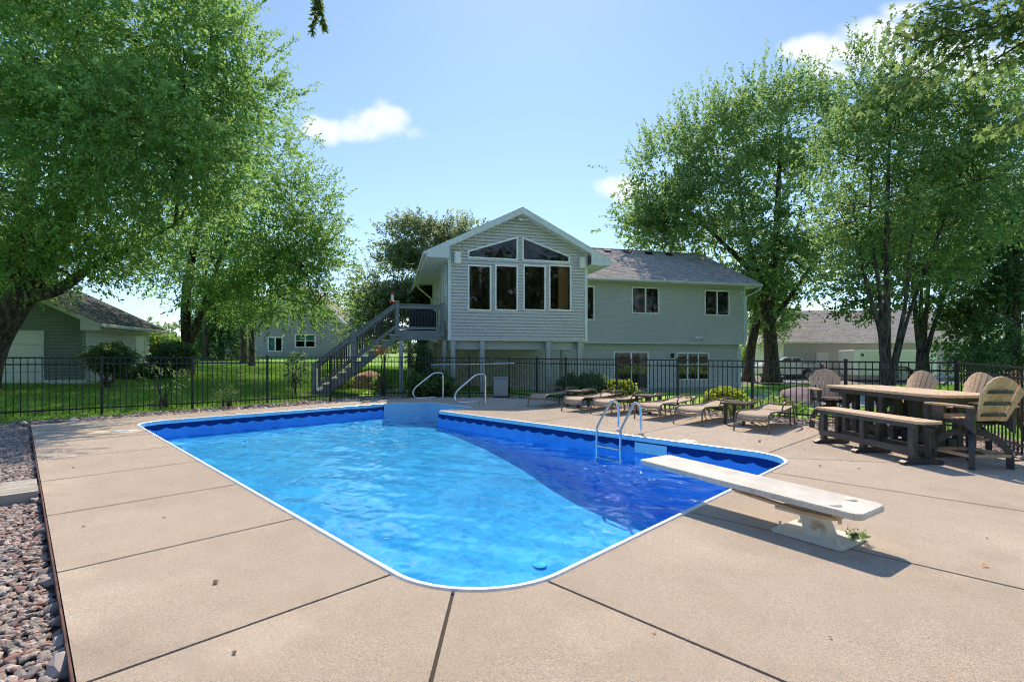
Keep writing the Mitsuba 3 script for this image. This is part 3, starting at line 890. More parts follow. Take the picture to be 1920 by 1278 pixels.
def roof_poly(parent, name, corners, m, thick=0.16, under='trim', **kw):
    """A roof plane with the corners (eave left, eave right, then up and round), shingled, on a slab."""
    fr = tri_plane(corners[0], corners[1], corners[2])
    o, x, s, n = fr
    c2 = [((k - o) @ x, (k - o) @ s) for k in np.asarray(corners, float)]
    P = Polygon(c2)
    mesh, uv = roof_plane(P, fr)
    r = part(parent, name, mesh, m, False, uv=uv)
    b = MB().prism(P.buffer(-0.01), -thick, -0.012, fr)
    part(r, 'underside', b, under)
    return r


def window(parent, fr, poly, name='window', fw=0.055, mull=(), bars=(), frame_m='white', room=0.9, room_m='room_dark', blind=None, proud=0.03, glass='glass'):
    """A framed window: frame, glass pane and a dark room behind it."""
    o, x, up, n = (np.asarray(k, float) for k in fr)
    poly = poly if hasattr(poly, 'geom_type') else sbox(*poly)
    t0, z0, t1, z1 = poly.bounds
    w = part(parent, name, None, None)
    w = parent + '__' + w[len(parent) + 2:]
    inner = poly.buffer(-fw, join_style='mitre')
    g = poly.difference(inner)
    for t in mull:
        g = g.union(sbox(t - fw * 0.55, z0, t + fw * 0.55, z1).intersection(poly))
    for z in bars:
        g = g.union(sbox(t0, z - fw * 0.3, t1, z + fw * 0.3).intersection(poly))
    key = w
    put(key, MB().prism(g, -0.05, proud, (o, x, up, n)), frame_m)
    part(key, 'pane', MB().prism(inner, -0.022, -0.0215, (o, x, up, n)) if False else flat(inner, (o, x, up, n), -0.01), glass)
    bx_ = MB()
    c = np.array(shapely.geometry.polygon.orient(poly.buffer(0.15, join_style='mitre')).exterior.coords)[:-1]
    fpt = np.array([o + t * x + z * up - 0.06 * n for t, z in c])
    bpt = fpt - n * room
    m_ = len(c)
    i_ = np.arange(m_)
    bx_.add(np.vstack([fpt, bpt]), np.stack([i_, (i_ + 1) % m_, (i_ + 1) % m_ + m_, i_ + m_], 1))
    v, f = trimesh.creation.triangulate_polygon(Polygon(c), engine='earcut')
    bx_.add(o + v[:, :1] * x + v[:, 1:] * up - (0.06 + room) * n, f)
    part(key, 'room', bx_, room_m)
    if blind:
        for (a_, b_, c_, d_, mm) in blind:
            part(key, 'curtain', MB().prism(sbox(a_, b_, c_, d_), -0.20, -0.17, (o, x, up, n)), mm)
    return key


def flat(poly, fr, off):
    o, x, up, n = (np.asarray(k, float) for k in fr)
    b = MB()
    for g in polys(poly):
        v, f = trimesh.creation.triangulate_polygon(shapely.geometry.polygon.orient(g), engine='earcut')
        b.add(o + v[:, :1] * x + v[:, 1:] * up + off * n, f)
    return b


# ------------------------------------------------------------------ the house
A14 = math.radians(14)
U = np.array([math.cos(A14), math.sin(A14), 0])
V = np.array([-math.sin(A14), math.cos(A14), 0])
UP = np.array([0, 0, 1.0])
O0 = np.array([(840 - 960) / F * 18.2, 18.2, 0])


def fac(px, py, dv, o=O0):
    """(along, height) on the facade plane dv behind the gable front, seen at this pixel."""
    o = o + V * dv
    s = (px - 960) / F
    t = (s * o[1] - o[0]) / (U[0] - s * U[1])
    y = o[1] + t * U[1]
    return t, H + (HZ - py) / F * y


house = thing('house', 'grey two-storey house with gabled sunroom on posts and long hipped wing', 'house')
GW = fac(1101, 600, 0)[0]
ZB = 2.03
PK = GW / 2
zpk = fac(975, 402, 0)[1]
PITCH = 0.50
zw = zpk - PITCH * PK
frg = (O0, U, UP, -V)
gable = Polygon([(0, ZB), (GW, ZB), (GW, zw), (PK, zpk), (0, zw)])
wins = []
for x0, x1 in ((877, 921), (928, 971), (981, 1023), (1029, 1071)):
    t0, t1 = fac(x0, 540, 0)[0], fac(x1, 540, 0)[0]
    za = fac((x0 + x1) / 2, 582.5, 0)[1]
    zb_ = fac((x0 + x1) / 2, 497, 0)[1]
    wins.append(sbox(t0, za, t1, zb_))
ztr0, zl, zh = fac(924, 486, 0)[1], fac(877, 470, 0)[1], fac(971, 443.5, 0)[1]
tl0, tl1 = fac(877, 470, 0)[0], fac(971, 470, 0)[0]
tr0, tr1 = GW - tl1, GW - tl0
trap_l = Polygon([(tl0, ztr0), (tl1, ztr0), (tl1, zh), (tl0, zl)])
trap_r = Polygon([(tr0, ztr0), (tr1, ztr0), (tr1, zl), (tr0, zh)])
holes = unary_union(wins + [trap_l, trap_r]).buffer(-0.02)
part(house, 'sunroom_siding', siding(gable.difference(holes), frg, 0.122, 0.018, ZB), 'siding', kind='stuff')
part(house, 'sunroom_wall', MB().prism(gable.difference(holes.buffer(0.16)), -0.14, -0.056, frg), 'siding')
cu = wins[3].bounds
for i, w in enumerate(wins):
    bl = [(cu[0] + 0.45, cu[1] + 0.1, cu[2] - 0.05, cu[3], 'curtain')] if i == 3 else None
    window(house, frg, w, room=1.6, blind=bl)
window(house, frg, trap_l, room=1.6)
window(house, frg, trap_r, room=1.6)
part(house, 'sill_board', MB().prism(sbox(-0.02, ZB - 0.03, GW + 0.02, ZB + 0.015), 0.0, 0.03, frg), 'trim')
for t in (0.05, GW - 0.05):
    part(house, 'corner_board', MB().prism(sbox(t - 0.055, ZB + 0.015, t + 0.055, zw + 0.1), 0.0, 0.028, frg), 'trim')
GD = 6.6                                                         # the sunroom reaches back to the wing
# left side wall with a door and a window on it
frl = (O0, V, UP, -U)
sw = sbox(0.0, ZB, GD, zw)
wl1, wl2 = sbox(0.42, ZB + 0.75, 1.12, zw - 0.35), sbox(1.65, ZB + 0.25, 2.75, zw - 0.45)
part(house, 'side_siding', siding(sw.difference(wl1.buffer(-0.02)).difference(wl2.buffer(-0.02)), frl, 0.122, 0.018, ZB), 'siding', kind='stuff')
window(house, frl, wl1, bars=((ZB + zw) / 2,), blind=[(0.42, ZB + 1.2, 1.12, zw - 0.8, 'white')])
window(house, frl, wl2, bars=(ZB + 1.3,), mull=(2.2,))
frr_ = (O0 + U * GW, -V, UP, U)
part(house, 'far_side_wall', MB().prism(sbox(-GD, ZB, 0, zw), -0.14, 0.0, frr_), 'siding')
part(house, 'sunroom_floor', MB().prism(sbox(0.03, 0.03, GW - 0.03, GD), ZB - 0.05, ZB, (O0, U, V, UP)), 'siding')
# gable roof
OV, FO = 0.82, 0.42
r0 = O0 - V * FO


def hp(t, dv, z):
    return O0 + U * t + V * dv + UP * z


ze = zw - PITCH * OV + 0.16
zr = zpk + 0.16
roofL = [hp(-OV, GD + 2.2, ze), hp(-OV, -FO, ze), hp(PK, -FO, zr), hp(PK, GD + 2.2, zr)]
roofR = [hp(GW + OV, -FO, ze), hp(GW + OV, GD + 2.2, ze), hp(PK, GD + 2.2, zr), hp(PK, -FO, zr)]
roof_poly(house, 'roof', roofL, 'shingle_brown', 0.10)
roof_poly(house, 'roof', roofR, 'shingle_brown', 0.10)
for s, ta in ((-1, -OV), (1, GW + OV)):
    a_, b_ = hp(ta, -FO - 0.012, ze - 0.135), hp(PK, -FO - 0.012, zr - 0.135)
    part(house, 'bargeboard', MB().add([a_ - UP * 0.10, b_ - UP * 0.10, b_ + UP * 0.125, a_ + UP * 0.125, *[k + V * 0.03 for k in (a_ - UP * 0.10, b_ - UP * 0.10, b_ + UP * 0.125, a_ + UP * 0.125)]],
                                       [[0, 1, 2, 3], [7, 6, 5, 4], [0, 4, 5, 1], [3, 2, 6, 7], [0, 3, 7, 4], [1, 5, 6, 2]]), 'trim')
    # boxed eave: flat soffit and the triangular return on the front
    t_in = 0.0 if s < 0 else GW
    zs_ = ze - 0.24
    part(house, 'soffit', MB().prism(sbox(min(ta, t_in), -FO, max(ta, t_in), GD), zs_, zs_ + 0.02, (O0, U, V, UP)), 'trim')
    tri = Polygon([(ta, zs_ - 0.005), (t_in, zs_ - 0.005), (t_in, zs_ + 0.30 + OV * PITCH * 0.35), (ta, zs_ + 0.12)])
    part(house, 'eave_return', MB().prism(tri, FO - 0.02, FO + 0.006, frg), 'trim')
    gt = hp(ta - s * -0.05, -FO, ze - 0.09), hp(ta + s * 0.05, GD, ze - 0.09)
    part(house, 'gutter', MB().bar(hp(ta + s * 0.055, -FO, ze - 0.10), hp(ta + s * 0.055, GD, ze - 0.10), 0.11, 0.12, ch=0.03), 'trim')
part(house, 'gable_soffit', MB().add([hp(-OV, -FO, ze - 0.19), hp(PK, -FO, zr - 0.19), hp(PK, 0.0, zr - 0.19), hp(-OV, 0.0, ze - 0.19)], [[0, 1, 2, 3]]).add([hp(PK, -FO, zr - 0.19), hp(GW + OV, -FO, ze - 0.19), hp(GW + OV, 0.0, ze - 0.19), hp(PK, 0.0, zr - 0.19)], [[0, 1, 2, 3]]), 'trim')
for px in (857.5, 1090.5):
    t, z = fac(px, 484 if px < 900 else 493, 0)
    part(house, 'speaker', MB().box(hp(t, -0.09, z), (0.26, 0.15, 0.44), A14, 0.035), 'white')
t, z = fac(979, 412, 0)
fl_ = part(house, 'floodlight', MB().box(hp(t, -0.035, z), (0.13, 0.05, 0.10), A14, 0.01), 'white')
for s in (-1, 1):
    part(fl_, 'lamp_head', MB().tube([hp(t + s * 0.05, -0.05, z), hp(t + s * 0.12, -0.13, z - 0.02), hp(t + s * 0.16, -0.20, z - 0.04)], [0.03, 0.045, 0.06], 10), 'white', True)
# posts, beam and the wall under the sunroom
for px, dv in ((849, 0.08), (904, 0.08), (1027, 0.08), (1086, 0.08), (1055, 3.2)):
    t, _ = fac(px, 640, dv)
    zg = float(gz(*hp(t, dv, 0)[:2])) - 0.1
    part(house, 'support_post', MB().box(hp(t, dv, (ZB - 0.05 + zg) / 2), (0.17, 0.17, ZB - 0.05 - zg), A14, 0.006), 'post_paint')
part(house, 'support_beam', MB().prism(sbox(0.05, ZB - 0.36, GW - 0.05, ZB - 0.052), -0.25, -0.20, frg), 'post_paint')
WD = 5.0                                                        # wing wall behind the gable front
ow = O0 + V * WD
frw = (ow, U, UP, -V)
tw0, tw1 = GW - 0.2, fac(1397, 600, WD)[0]
zwb, zwt = fac(1250, 642.5, WD)[1], fac(1250, 531, WD)[1]
TL = -0.3
up_w = sbox(tw0, zwb, tw1, zwt)


def wbox(x0, x1, y0, y1, dv):
    a_, b_ = fac(x0, (y0 + y1) / 2, dv)[0], fac(x1, (y0 + y1) / 2, dv)[0]
    xm = (x0 + x1) / 2
    return sbox(a_, fac(xm, y1, dv)[1], b_, fac(xm, y0, dv)[1])


ww = [wbox(1184.5, 1235.5, 538.5, 588, WD), wbox(1321, 1367.5, 544.5, 591.5, WD), wbox(1079, 1114.5, 535.5, 600, WD)]
part(house, 'wing_siding', siding(up_w.difference(unary_union(ww).buffer(-0.02)), frw, 0.122, 0.018, zwb), 'siding', kind='stuff')
part(house, 'wing_wall', MB().prism(up_w.difference(unary_union(ww).buffer(0.16)), -0.14, -0.056, frw), 'siding')
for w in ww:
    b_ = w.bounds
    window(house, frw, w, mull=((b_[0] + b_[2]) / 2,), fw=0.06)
part(house, 'wing_sill_board', MB().prism(sbox(tw0, zwb - 0.05, tw1 + 0.01, zwb + 0.01), -0.3, 0.035, frw), 'trim')
part(house, 'corner_board', MB().prism(sbox(tw1 - 0.10, zwb + 0.01, tw1 + 0.004, zwt - 0.002), 0.0, 0.03, frw), 'trim')
# lower storey, set back a little
LD = WD + 0.32
frb = (O0 + V * LD, U, UP, -V)
tb0, tb1 = TL, fac(1385, 690, LD)[0]
low_w = sbox(tb0, -0.9, tb1, zwb)
sd = wbox(1150, 1216, 658.5, 740, LD)
tri_w = wbox(1268.5, 1329, 660.5, 712, LD)
part(house, 'lower_siding', siding(low_w.difference(unary_union([sd, tri_w]).buffer(-0.02)), frb, 0.122, 0.018, -0.9), 'siding', kind='stuff')
part(house, 'lower_wall', MB().prism(low_w.difference(unary_union([sd, tri_w]).buffer(0.16)), -0.14, -0.056, frb), 'siding')
part(house, 'foundation', MB().prism(sbox(tb0, -1.4, tb1, -0.25), -0.05, 0.03, frb), 'wall_grey')
b_ = sd.bounds
window(house, frb, sd, name='patio_door', mull=((b_[0] + b_[2]) / 2,), fw=0.075, blind=[(b_[2] - 0.42, b_[1] + 0.1, b_[2] - 0.08, b_[3] - 0.1, 'blind')])
b_ = tri_w.bounds
window(house, frb, tri_w, mull=(b_[0] + (b_[2] - b_[0]) / 3, b_[0] + (b_[2] - b_[0]) * 2 / 3), bars=((b_[1] + b_[3]) / 2 + 0.1,), fw=0.065)
part(house, 'corner_board', MB().prism(sbox(tb1 - 0.10, -0.6, tb1 + 0.004, zwb - 0.05), 0.0, 0.03, frb), 'trim')
t, z = fac(1259, 666, LD)
la = part(house, 'wall_lamp', MB().box(hp(t, LD - 0.05, z), (0.10, 0.08, 0.2), A14, 0.02).tube([hp(t, LD - 0.14, z - 0.14), hp(t, LD - 0.14, z + 0.06), hp(t, LD - 0.14, z + 0.12)], [0.05, 0.075, 0.02], 8), 'black_metal')
for px in (1306, 1313.5):
    t, z = fac(px, 633, WD)
    part(house, 'vent_hood', MB().add([hp(t - .09, WD, z + .09), hp(t + .09, WD, z + .09), hp(t + .09, WD - .14, z - .06), hp(t - .09, WD - .14, z - .06), hp(t - .09, WD, z - .1), hp(t + .09, WD, z - .1)], [[0, 1, 2, 3]]).add([hp(t - .09, WD, z + .09), hp(t - .09, WD - .14, z - .06), hp(t - .09, WD, z - .1), hp(t + .09, WD, z + .09), hp(t + .09, WD - .14, z - .06), hp(t + .09, WD, z - .1)], [[0, 1, 2], [3, 5, 4]]), 'trim')
t, z = fac(1389, 549, WD)
part(house, 'corner_lamp', MB().box(hp(t, WD - .05, z), (.12, .1, .1), A14, .02), 'white')
# end wall of the wing, back wall, hip roof
DEP = 9.4
part(house, 'end_wall', MB().prism(sbox(WD, zwb - 0.05, WD + DEP, zwt), 0, 0.12, (O0 + U * (tw1 - 0.12), V, UP, U)).prism(sbox(LD, -1.4, WD + DEP, zwb - 0.052), 0, 0.12, (O0 + U * (tb1 - 0.12), V, UP, U)), 'siding')
part(house, 'back_wall', MB().prism(sbox(TL, -1.4, tw1, zwt), -WD - DEP, -WD - DEP + 0.12, frg), 'siding')
WO = 0.55
zew = zwt + 0.05
hz = zew + (DEP / 2 + WO) * 0.47
e0, e1, e2, e3 = hp(TL - WO, WD - WO, zew), hp(tw1 + WO, WD - WO, zew), hp(tw1 + WO, WD + DEP + WO, zew), hp(TL - WO, WD + DEP + WO, zew)
rb = DEP / 2 + WO
hz = fac(1220, 472, WD + DEP / 2)[1]
q0, q1 = hp(TL - WO + rb, WD + DEP / 2, hz), hp(fac(1312, 478, WD + DEP / 2)[0], WD + DEP / 2, hz)
rw = roof_poly(house, 'wing_roof', [e0, e1, q1, q0], 'shingle_brown', 0.09)
roof_poly(house, 'wing_roof', [e1, e2, q1], 'shingle_brown', 0.09)
roof_poly(house, 'wing_roof', [e2, e3, q0, q1], 'shingle_brown', 0.09)
roof_poly(house, 'wing_roof', [e3, e0, q0], 'shingle_brown', 0.09)
part(house, 'ridge_cap', MB().tube([q0 + UP * 0.01, q1 + UP * 0.01], 0.05, 6).tube([q1 + UP * 0.01, e1 + UP * 0.01], 0.045, 6), 'shingle_grey', uv=None)
part(house, 'wing_soffit', MB().prism(sbox(GW + 0.3, WD - WO, tw1 + WO, WD), zew - 0.10, zew - 0.085, (O0, U, V, UP)).prism(sbox(tw1 + 0.002, WD, tw1 + WO, WD + DEP), zew - 0.10, zew - 0.085, (O0, U, V, UP)), 'trim')
part(house, 'wing_gutter', MB().bar(hp(GW + 0.2, WD - WO - 0.05, zew - 0.055), hp(tw1 + WO + 0.08, WD - WO - 0.05, zew - 0.055), 0.11, 0.12, ch=0.03).bar(hp(tw1 + WO + 0.05, WD - WO - 0.1, zew - 0.055), hp(tw1 + WO + 0.05, WD + DEP, zew - 0.055), 0.09, 0.12, ch=0.03), 'offwhite')
dsp = [hp(tw1 + WO - 0.02, WD - WO - 0.03, zew - 0.1), hp(tw1 + WO - 0.06, WD - WO + 0.0, zew - 0.3), hp(tw1 + 0.05, WD - 0.03, zew - 0.62), hp(tw1 + 0.05, WD - 0.03, zwb + 0.2), hp(tw1 - 0.02, WD - 0.0, zwb - 0.02), hp(tb1 + 0.05, LD - 0.05, zwb - 0.3), hp(tb1 + 0.05, LD - 0.05, -0.45)]
part(house, 'downspout', MB().tube(dsp, 0.045, 8), 'trim', True)
dl = [hp(-OV + 0.02, GD - 0.1, ze - 0.14), hp(-OV + 0.1, GD - 0.1, ze - 0.4), hp(-0.06, GD - 0.1, ze - 0.95), hp(-0.06, GD - 0.1, ZB)]
part(house, 'downspout', MB().tube(dl, 0.045, 8), 'trim', True)
fw_ = tri_plane(e0, e1, q1)
for px, py in ((1139, 471), (1177, 473.5), (1216, 476), (1254, 478.5)):
    # box vents just under the ridge, found on the roof plane
    d_ = nrm([(px - 960) / F, 1.0, (HZ - py) / F])
    cam = np.array([0, 0, H])
    s_ = np.dot(fw_[0] - cam, fw_[3]) / np.dot(d_, fw_[3])
    c_ = cam + d_ * s_
    o_, x_, sl_, n_ = fw_
    part(house, 'roof_vent', MB().prism(sbox(-0.17, -0.14, 0.17, 0.14), 0.0, 0.08, (c_, x_, sl_, n_)).prism(sbox(-0.22, -0.2, 0.22, 0.17), 0.08, 0.10, (c_, x_, sl_, n_)), 'black_metal')

# ------------------------------------------------------------------ deck and staircase beside the sunroom
stair = thing('deck_staircase', 'grey painted wooden deck landing with straight staircase beside the sunroom', 'staircase')
SV0, SV1 = 0.25, 1.5                                             # front and back stringer, behind the gable front
zf = fac(780, 621, SV0)[1]
tP0, tP1 = fac(745, 600, SV0)[0], -0.06
tS0 = fac(588, 700, SV0)[0]
zg0 = float(gz(*hp(tS0, SV0, 0)[:2]))
part(stair, 'rim_joist', MB().prism(sbox(tP0 - 0.05, zf - 0.32, tP1, zf), -SV0 - 0.05, -SV0, frg), 'deck_paint')
part(stair, 'rim_joist', MB().prism(sbox(SV0, zf - 0.32, 4.6, zf), 0, 0.05, (O0 + U * (tP0 - 0.04), V, UP, U)), 'deck_paint')
for i in range(int((4.6 - SV0) / 0.145)):
    v0 = SV0 + i * 0.145
    part(stair, 'deck_board', MB().prism(sbox(tP0 - 0.06, v0, tP1, v0 + 0.137), zf, zf + 0.035, (O0, U, V, UP)), 'deck_paint')
for px, dv in ((752, SV0 + 0.12), (833, SV0 + 0.12), (767, 2.9), (800, 4.0), (816, 2.9)):
    t, _ = fac(px, 640, dv)
    zg = float(gz(*hp(t, dv, 0)[:2])) - 0.1
    part(stair, 'support_post', MB().box(hp(t, dv, (zf - 0.33 + zg) / 2), (0.14, 0.14, zf - 0.33 - zg), A14), 'post_paint')
RH = 0.98


def rail_post(t, dv, z0, z1, s=0.135):
    p_ = part(stair, 'rail_post', MB().box(hp(t, dv, (z0 + z1) / 2), (s, s, z1 - z0), A14, 0.008), 'deck_paint')
    part(p_, 'post_cap', MB().box(hp(t, dv, z1 + 0.015), (s + 0.04, s + 0.04, 0.03), A14, 0.01), 'deck_paint')


rail_post(tP0, SV0, zf - 0.2, zf + RH + 0.08)
rail_post(tP1 - 0.12, SV0, zf - 0.2, zf + RH + 0.05)
rail_post(tP0, SV0 + 2.2, zf, zf + RH)
rail_post(tP0, SV0 + 4.2, zf, zf + RH)


def rail_run(a_, b_, h0, h1, n, slat=True):
    a_, b_ = np.asarray(a_, float), np.asarray(b_, float)
    part(stair, 'top_rail', MB().bar(a_ + UP * h1, b_ + UP * h1, 0.14, 0.035).bar(a_ + UP * (h1 - 0.085), b_ + UP * (h1 - 0.085), 0.04, 0.13), 'deck_paint')
    part(stair, 'bottom_rail', MB().bar(a_ + UP * h0, b_ + UP * h0, 0.04, 0.09), 'deck_paint')
    for i in range(1, n):
        c_ = a_ + (b_ - a_) * i / n
        part(stair, 'baluster', MB().box(c_ + UP * ((h0 + h1) / 2 - 0.04), (0.026, 0.026, h1 - h0 - 0.12), A14), 'black_metal' if slat else 'deck_paint')


rail_run(hp(tP0 + 0.07, SV0, zf), hp(tP1 - 0.19, SV0, zf), 0.12, RH, 13)
rail_run(hp(tP0, SV0 + 0.07, zf), hp(tP0, SV0 + 4.2, zf), 0.12, RH, 34)
NS = 11
run, rise = (tP0 - tS0 - 0.05) / NS, (zf + 0.035 - zg0) / (NS + 1)
for dv in (SV0, SV1 - 0.05):
    z_ = [(tS0 + 0.05, zg0)]
    for i in range(NS):
        z_ += [(tS0 + 0.05 + i * run, zg0 + (i + 1) * rise), (tS0 + 0.05 + (i + 1) * run, zg0 + (i + 1) * rise)]
    z_ += [(tP0, zf), (tP0, zf - 0.30), (tS0 + 0.05 + 0.38, zg0)]
    part(stair, 'stringer', MB().prism(Polygon(z_).buffer(0), -dv - 0.05, -dv, frg), 'deck_paint')
for i in range(NS):
    part(stair, 'tread', MB().prism(sbox(tS0 + 0.05 + i * run - 0.03, SV0 - 0.03, tS0 + 0.05 + (i + 1) * run, SV1 + 0.03), zg0 + (i + 1) * rise + 0.002, zg0 + (i + 1) * rise + 0.04, (O0, U, V, UP)), 'post_paint')
tm = fac(662, 620, SV0)[0]
for dv in (SV0 - 0.02, SV1):
    zm = zg0 + (tm - tS0) / run * rise
    rail_post(tS0, dv, zg0 - 0.1, zg0 + RH + 0.16)
    rail_post(tm, dv, zm - 0.35, zm + RH + 0.30)
    zt0, zt1 = zg0 + rise * 0.9, zm + rise * 0.9
    rail_run(hp(tS0 + 0.07, dv, zg0 + rise), hp(tm - 0.07, dv, zm + rise * 0.8), 0.12, RH, 15)
    rail_run(hp(tm + 0.07, dv, zm + rise * 1.2), hp(tP0 - 0.07, dv, zf + rise * 0.2), 0.12, RH, 16)
part(stair, 'footing', MB().box(hp(tS0 + 0.1, (SV0 + SV1) / 2, zg0 - 0.02), (1.0, 1.7, 0.14), A14), 'grey_rock')
hose = [hp(tS0 + 0.13, SV0 - 0.12, zg0 + RH), hp(tS0 + 0.13, SV0 - 0.12, zg0 + 0.35), hp(tS0 + 0.15, SV0 - 0.14, zg0 + 0.22), hp(tS0 + 0.22, SV0 - 0.14, zg0 + 0.19), hp(tS0 + 0.27, SV0 - 0.14, zg0 + 0.26), hp(tS0 + 0.25, SV0 - 0.13, zg0 + 0.34)]
part(stair, 'grab_tube', MB().tube(hose, 0.03, 8), 'white', True)
gr = thing('covered_grill', 'dark covered grill standing on the deck landing', 'grill')
gc = hp(tP1 - 0.75, 1.6, zf + 0.035)
part(gr, 'cover', MB().box(gc + UP * 0.42, (1.0, 0.6, 0.84), A14, 0.05).box(gc + UP * 0.93, (0.85, 0.5, 0.2), A14, 0.08), 'navy_cloth')
hf = thing('hummingbird_feeder', 'red and clear bird feeder on the top stair post', 'bird feeder')
fc_ = hp(tP0 - 0.18, SV0 - 0.02, zf + RH + 0.02)
part(hf, 'base', MB().tube([fc_, fc_ + UP * 0.03, fc_ + UP * 0.07, fc_ + UP * 0.1], [0.07, 0.12, 0.12, 0.05], 12), 'red_plastic', 30)
part(hf, 'bottle', MB().tube([fc_ + UP * 0.1, fc_ + UP * 0.16, fc_ + UP * 0.32], [0.04, 0.055, 0.045], 12), 'trim', True)
part(hf, 'cap', MB().tube([fc_ + UP * 0.32, fc_ + UP * 0.36, fc_ + UP * 0.44], [0.055, 0.05, 0.012], 12), 'red_plastic', 30)

# ------------------------------------------------------------------ shed at left
shed = thing('shed', 'dark green-grey gabled shed with a pale side wall, under the big left tree', 'shed')
S0 = np.array([(161 - 960) / F * 18.2, 18.2, 0.0])
SX = nrm([-0.973, -0.23, 0])                                    # along the front, to the left
SY = nrm([-0.23, 0.973, 0])                                     # back along the side
zs0, zs1 = 0.33, 2.80
frs = (S0, -SX, UP, -SY)                                         # front: along is negative to the left
SWD = 5.6
pk_ = -SWD / 2
front = Polygon([(0, zs0), (-SWD, zs0), (-SWD, zs1), (pk_, zs1 + 0.5 * SWD / 2), (0, zs1)])
pan = sbox(-3.9, zs0, -1.28, 2.33)
part(shed, 'front_siding', siding(front.difference(pan), frs, 0.122, 0.018, zs0), 'siding_shed', kind='stuff')
part(shed, 'front_wall', MB().prism(front, -0.12, -0.056, frs), 'siding_shed')
for i in range(4):
    zz = zs0 + i * (2.33 - zs0) / 4
    part(shed, 'garage_door_panel', MB().prism(sbox(-3.82, zz + 0.008, -1.36, zz + (2.33 - zs0) / 4 - 0.008), 0.0, 0.02, frs), 'siding_pale')
part(shed, 'door_trim', MB().prism(pan.difference(sbox(-3.82, zs0 - 1, -1.36, 2.25)), 0.0, 0.045, frs), 'trim')
part(shed, 'base_board', MB().prism(sbox(-1.27, zs0 - 0.05, 0.02, zs0 + 0.22), 0.015, 0.04, frs), 'siding_pale')
fsd = (S0, SY, UP, -SX)
SL = 4.8
door = sbox(3.55, zs0 + 0.05, 4.4, 2.32)
part(shed, 'side_siding', siding(sbox(0, zs0, SL, zs1).difference(door.buffer(-0.02)), fsd, 0.122, 0.018, zs0), 'siding_pale', kind='stuff')
part(shed, 'side_wall', MB().prism(sbox(0, zs0, SL, zs1), -0.12, -0.056, fsd), 'siding_pale')
dr0 = part(shed, 'door', MB().prism(door.buffer(-0.08, join_style='mitre'), -0.003, 0.012, fsd), 'white')
part(dr0, 'frame', MB().prism(door.difference(door.buffer(-0.08, join_style='mitre')), -0.003, 0.035, fsd), 'white')
part(dr0, 'knob', MB().tube([S0 + SY * 3.72 + UP * 1.3 - SX * 0.01, S0 + SY * 3.72 + UP * 1.3 - SX * 0.07], 0.03, 8), 'steel')
part(shed, 'corner_board', MB().prism(sbox(-0.02, zs0, 0.09, zs1), 0.0, 0.03, fsd), 'trim')
part(shed, 'back_wall', MB().prism(front, -SL, -SL + 0.1, frs).prism(sbox(0, zs0, SL, zs1), -SWD, -SWD + 0.1, fsd), 'siding_shed')


def sp(t, s, z):
    return S0 - SX * t + SY * s + UP * z


so, sf = 0.62, 0.35
zse = zs1 - 0.5 * so + 0.12
zsr = zs1 + 0.5 * SWD / 2 + 0.12
roof_poly(shed, 'roof', [sp(so, -sf, zse), sp(so, SL + sf, zse), sp(pk_, SL + sf, zsr), sp(pk_, -sf, zsr)], 'shingle_dark', 0.08)
roof_poly(shed, 'roof', [sp(-SWD - so, SL + sf, zse), sp(-SWD - so, -sf, zse), sp(pk_, -sf, zsr), sp(pk_, SL + sf, zsr)], 'shingle_dark', 0.08)
a_, b_ = sp(so, -sf - 0.01, zse - 0.1), sp(pk_, -sf - 0.01, zsr - 0.1)
part(shed, 'bargeboard', MB().add([a_ - UP * 0.08, b_ - UP * 0.08, b_ + UP * 0.09, a_ + UP * 0.09], [[0, 1, 2, 3]]).prism(Polygon([(so, zse - 0.26), (0.0, zse - 0.26), (0.0, zse + 0.22), (so, zse - 0.02)]), sf - 0.02, sf - 0.002, frs), 'trim')
part(shed, 'gutter', MB().bar(sp(so + 0.05, -sf, zse - 0.08), sp(so + 0.05, SL + sf, zse - 0.08), 0.11, 0.14, ch=0.03), 'offwhite')
part(shed, 'soffit', MB().prism(sbox(0.0, -sf, so, SL + sf), zse - 0.2, zse - 0.18, (S0, -SX, SY, UP)), 'offwhite')

# ------------------------------------------------------------------ neighbour's house far left
nb = thing('neighbour_house', 'grey single-storey house with aqua windows beyond the lawn', 'house')
NY = 42.0
n0, n1 = at(405, 662, NY), at(650, 662, NY + 1.0)
NU = nrm([*(n1 - n0)[:2], 0])
NV = np.array([-NU[1], NU[0], 0])
frn = (np.array([*n0[:2], 0]), NU, UP, -NV)
nl = np.linalg.norm((n1 - n0)[:2])
znb, znt = 1.3, H + (HZ - 612) / F * NY


def nt(px):
    return (px - 405) / 245 * nl


def nz(py):
    return H + (HZ - py) / F * (NY + 0.5)


gab = Polygon([(0, znb), (nl, znb), (nl, znt + 0.2), (nl * 0.62, nz(535)), (0, znt)])
wn = [sbox(nt(500.5), nz(659), nt(529), nz(631)), sbox(nt(551.5), nz(651.5), nt(591), nz(626))]
part(nb, 'siding', siding(gab.difference(unary_union(wn).buffer(-0.03)), frn, 0.16, 0.02, znb), 'siding_far', kind='stuff')
part(nb, 'wall', MB().prism(gab.difference(unary_union(wn).buffer(0.16)), -0.14, -0.056, frn), 'siding_far')
for w in wn:
    b_ = w.bounds
    window(nb, frn, w, name='window', mull=((b_[0] + b_[2]) / 2,), bars=((b_[1] + b_[3]) / 2,) if w is wn[1] else (), fw=0.10, blind=[(b_[0], (b_[1] + b_[3]) / 2 if w is wn[1] else b_[1], (b_[0] + b_[2]) / 2 if w is wn[0] else b_[2], b_[3], 'aqua_blind')])


def npt(t, d, z):
    return frn[0] + NU * t + NV * d + UP * z


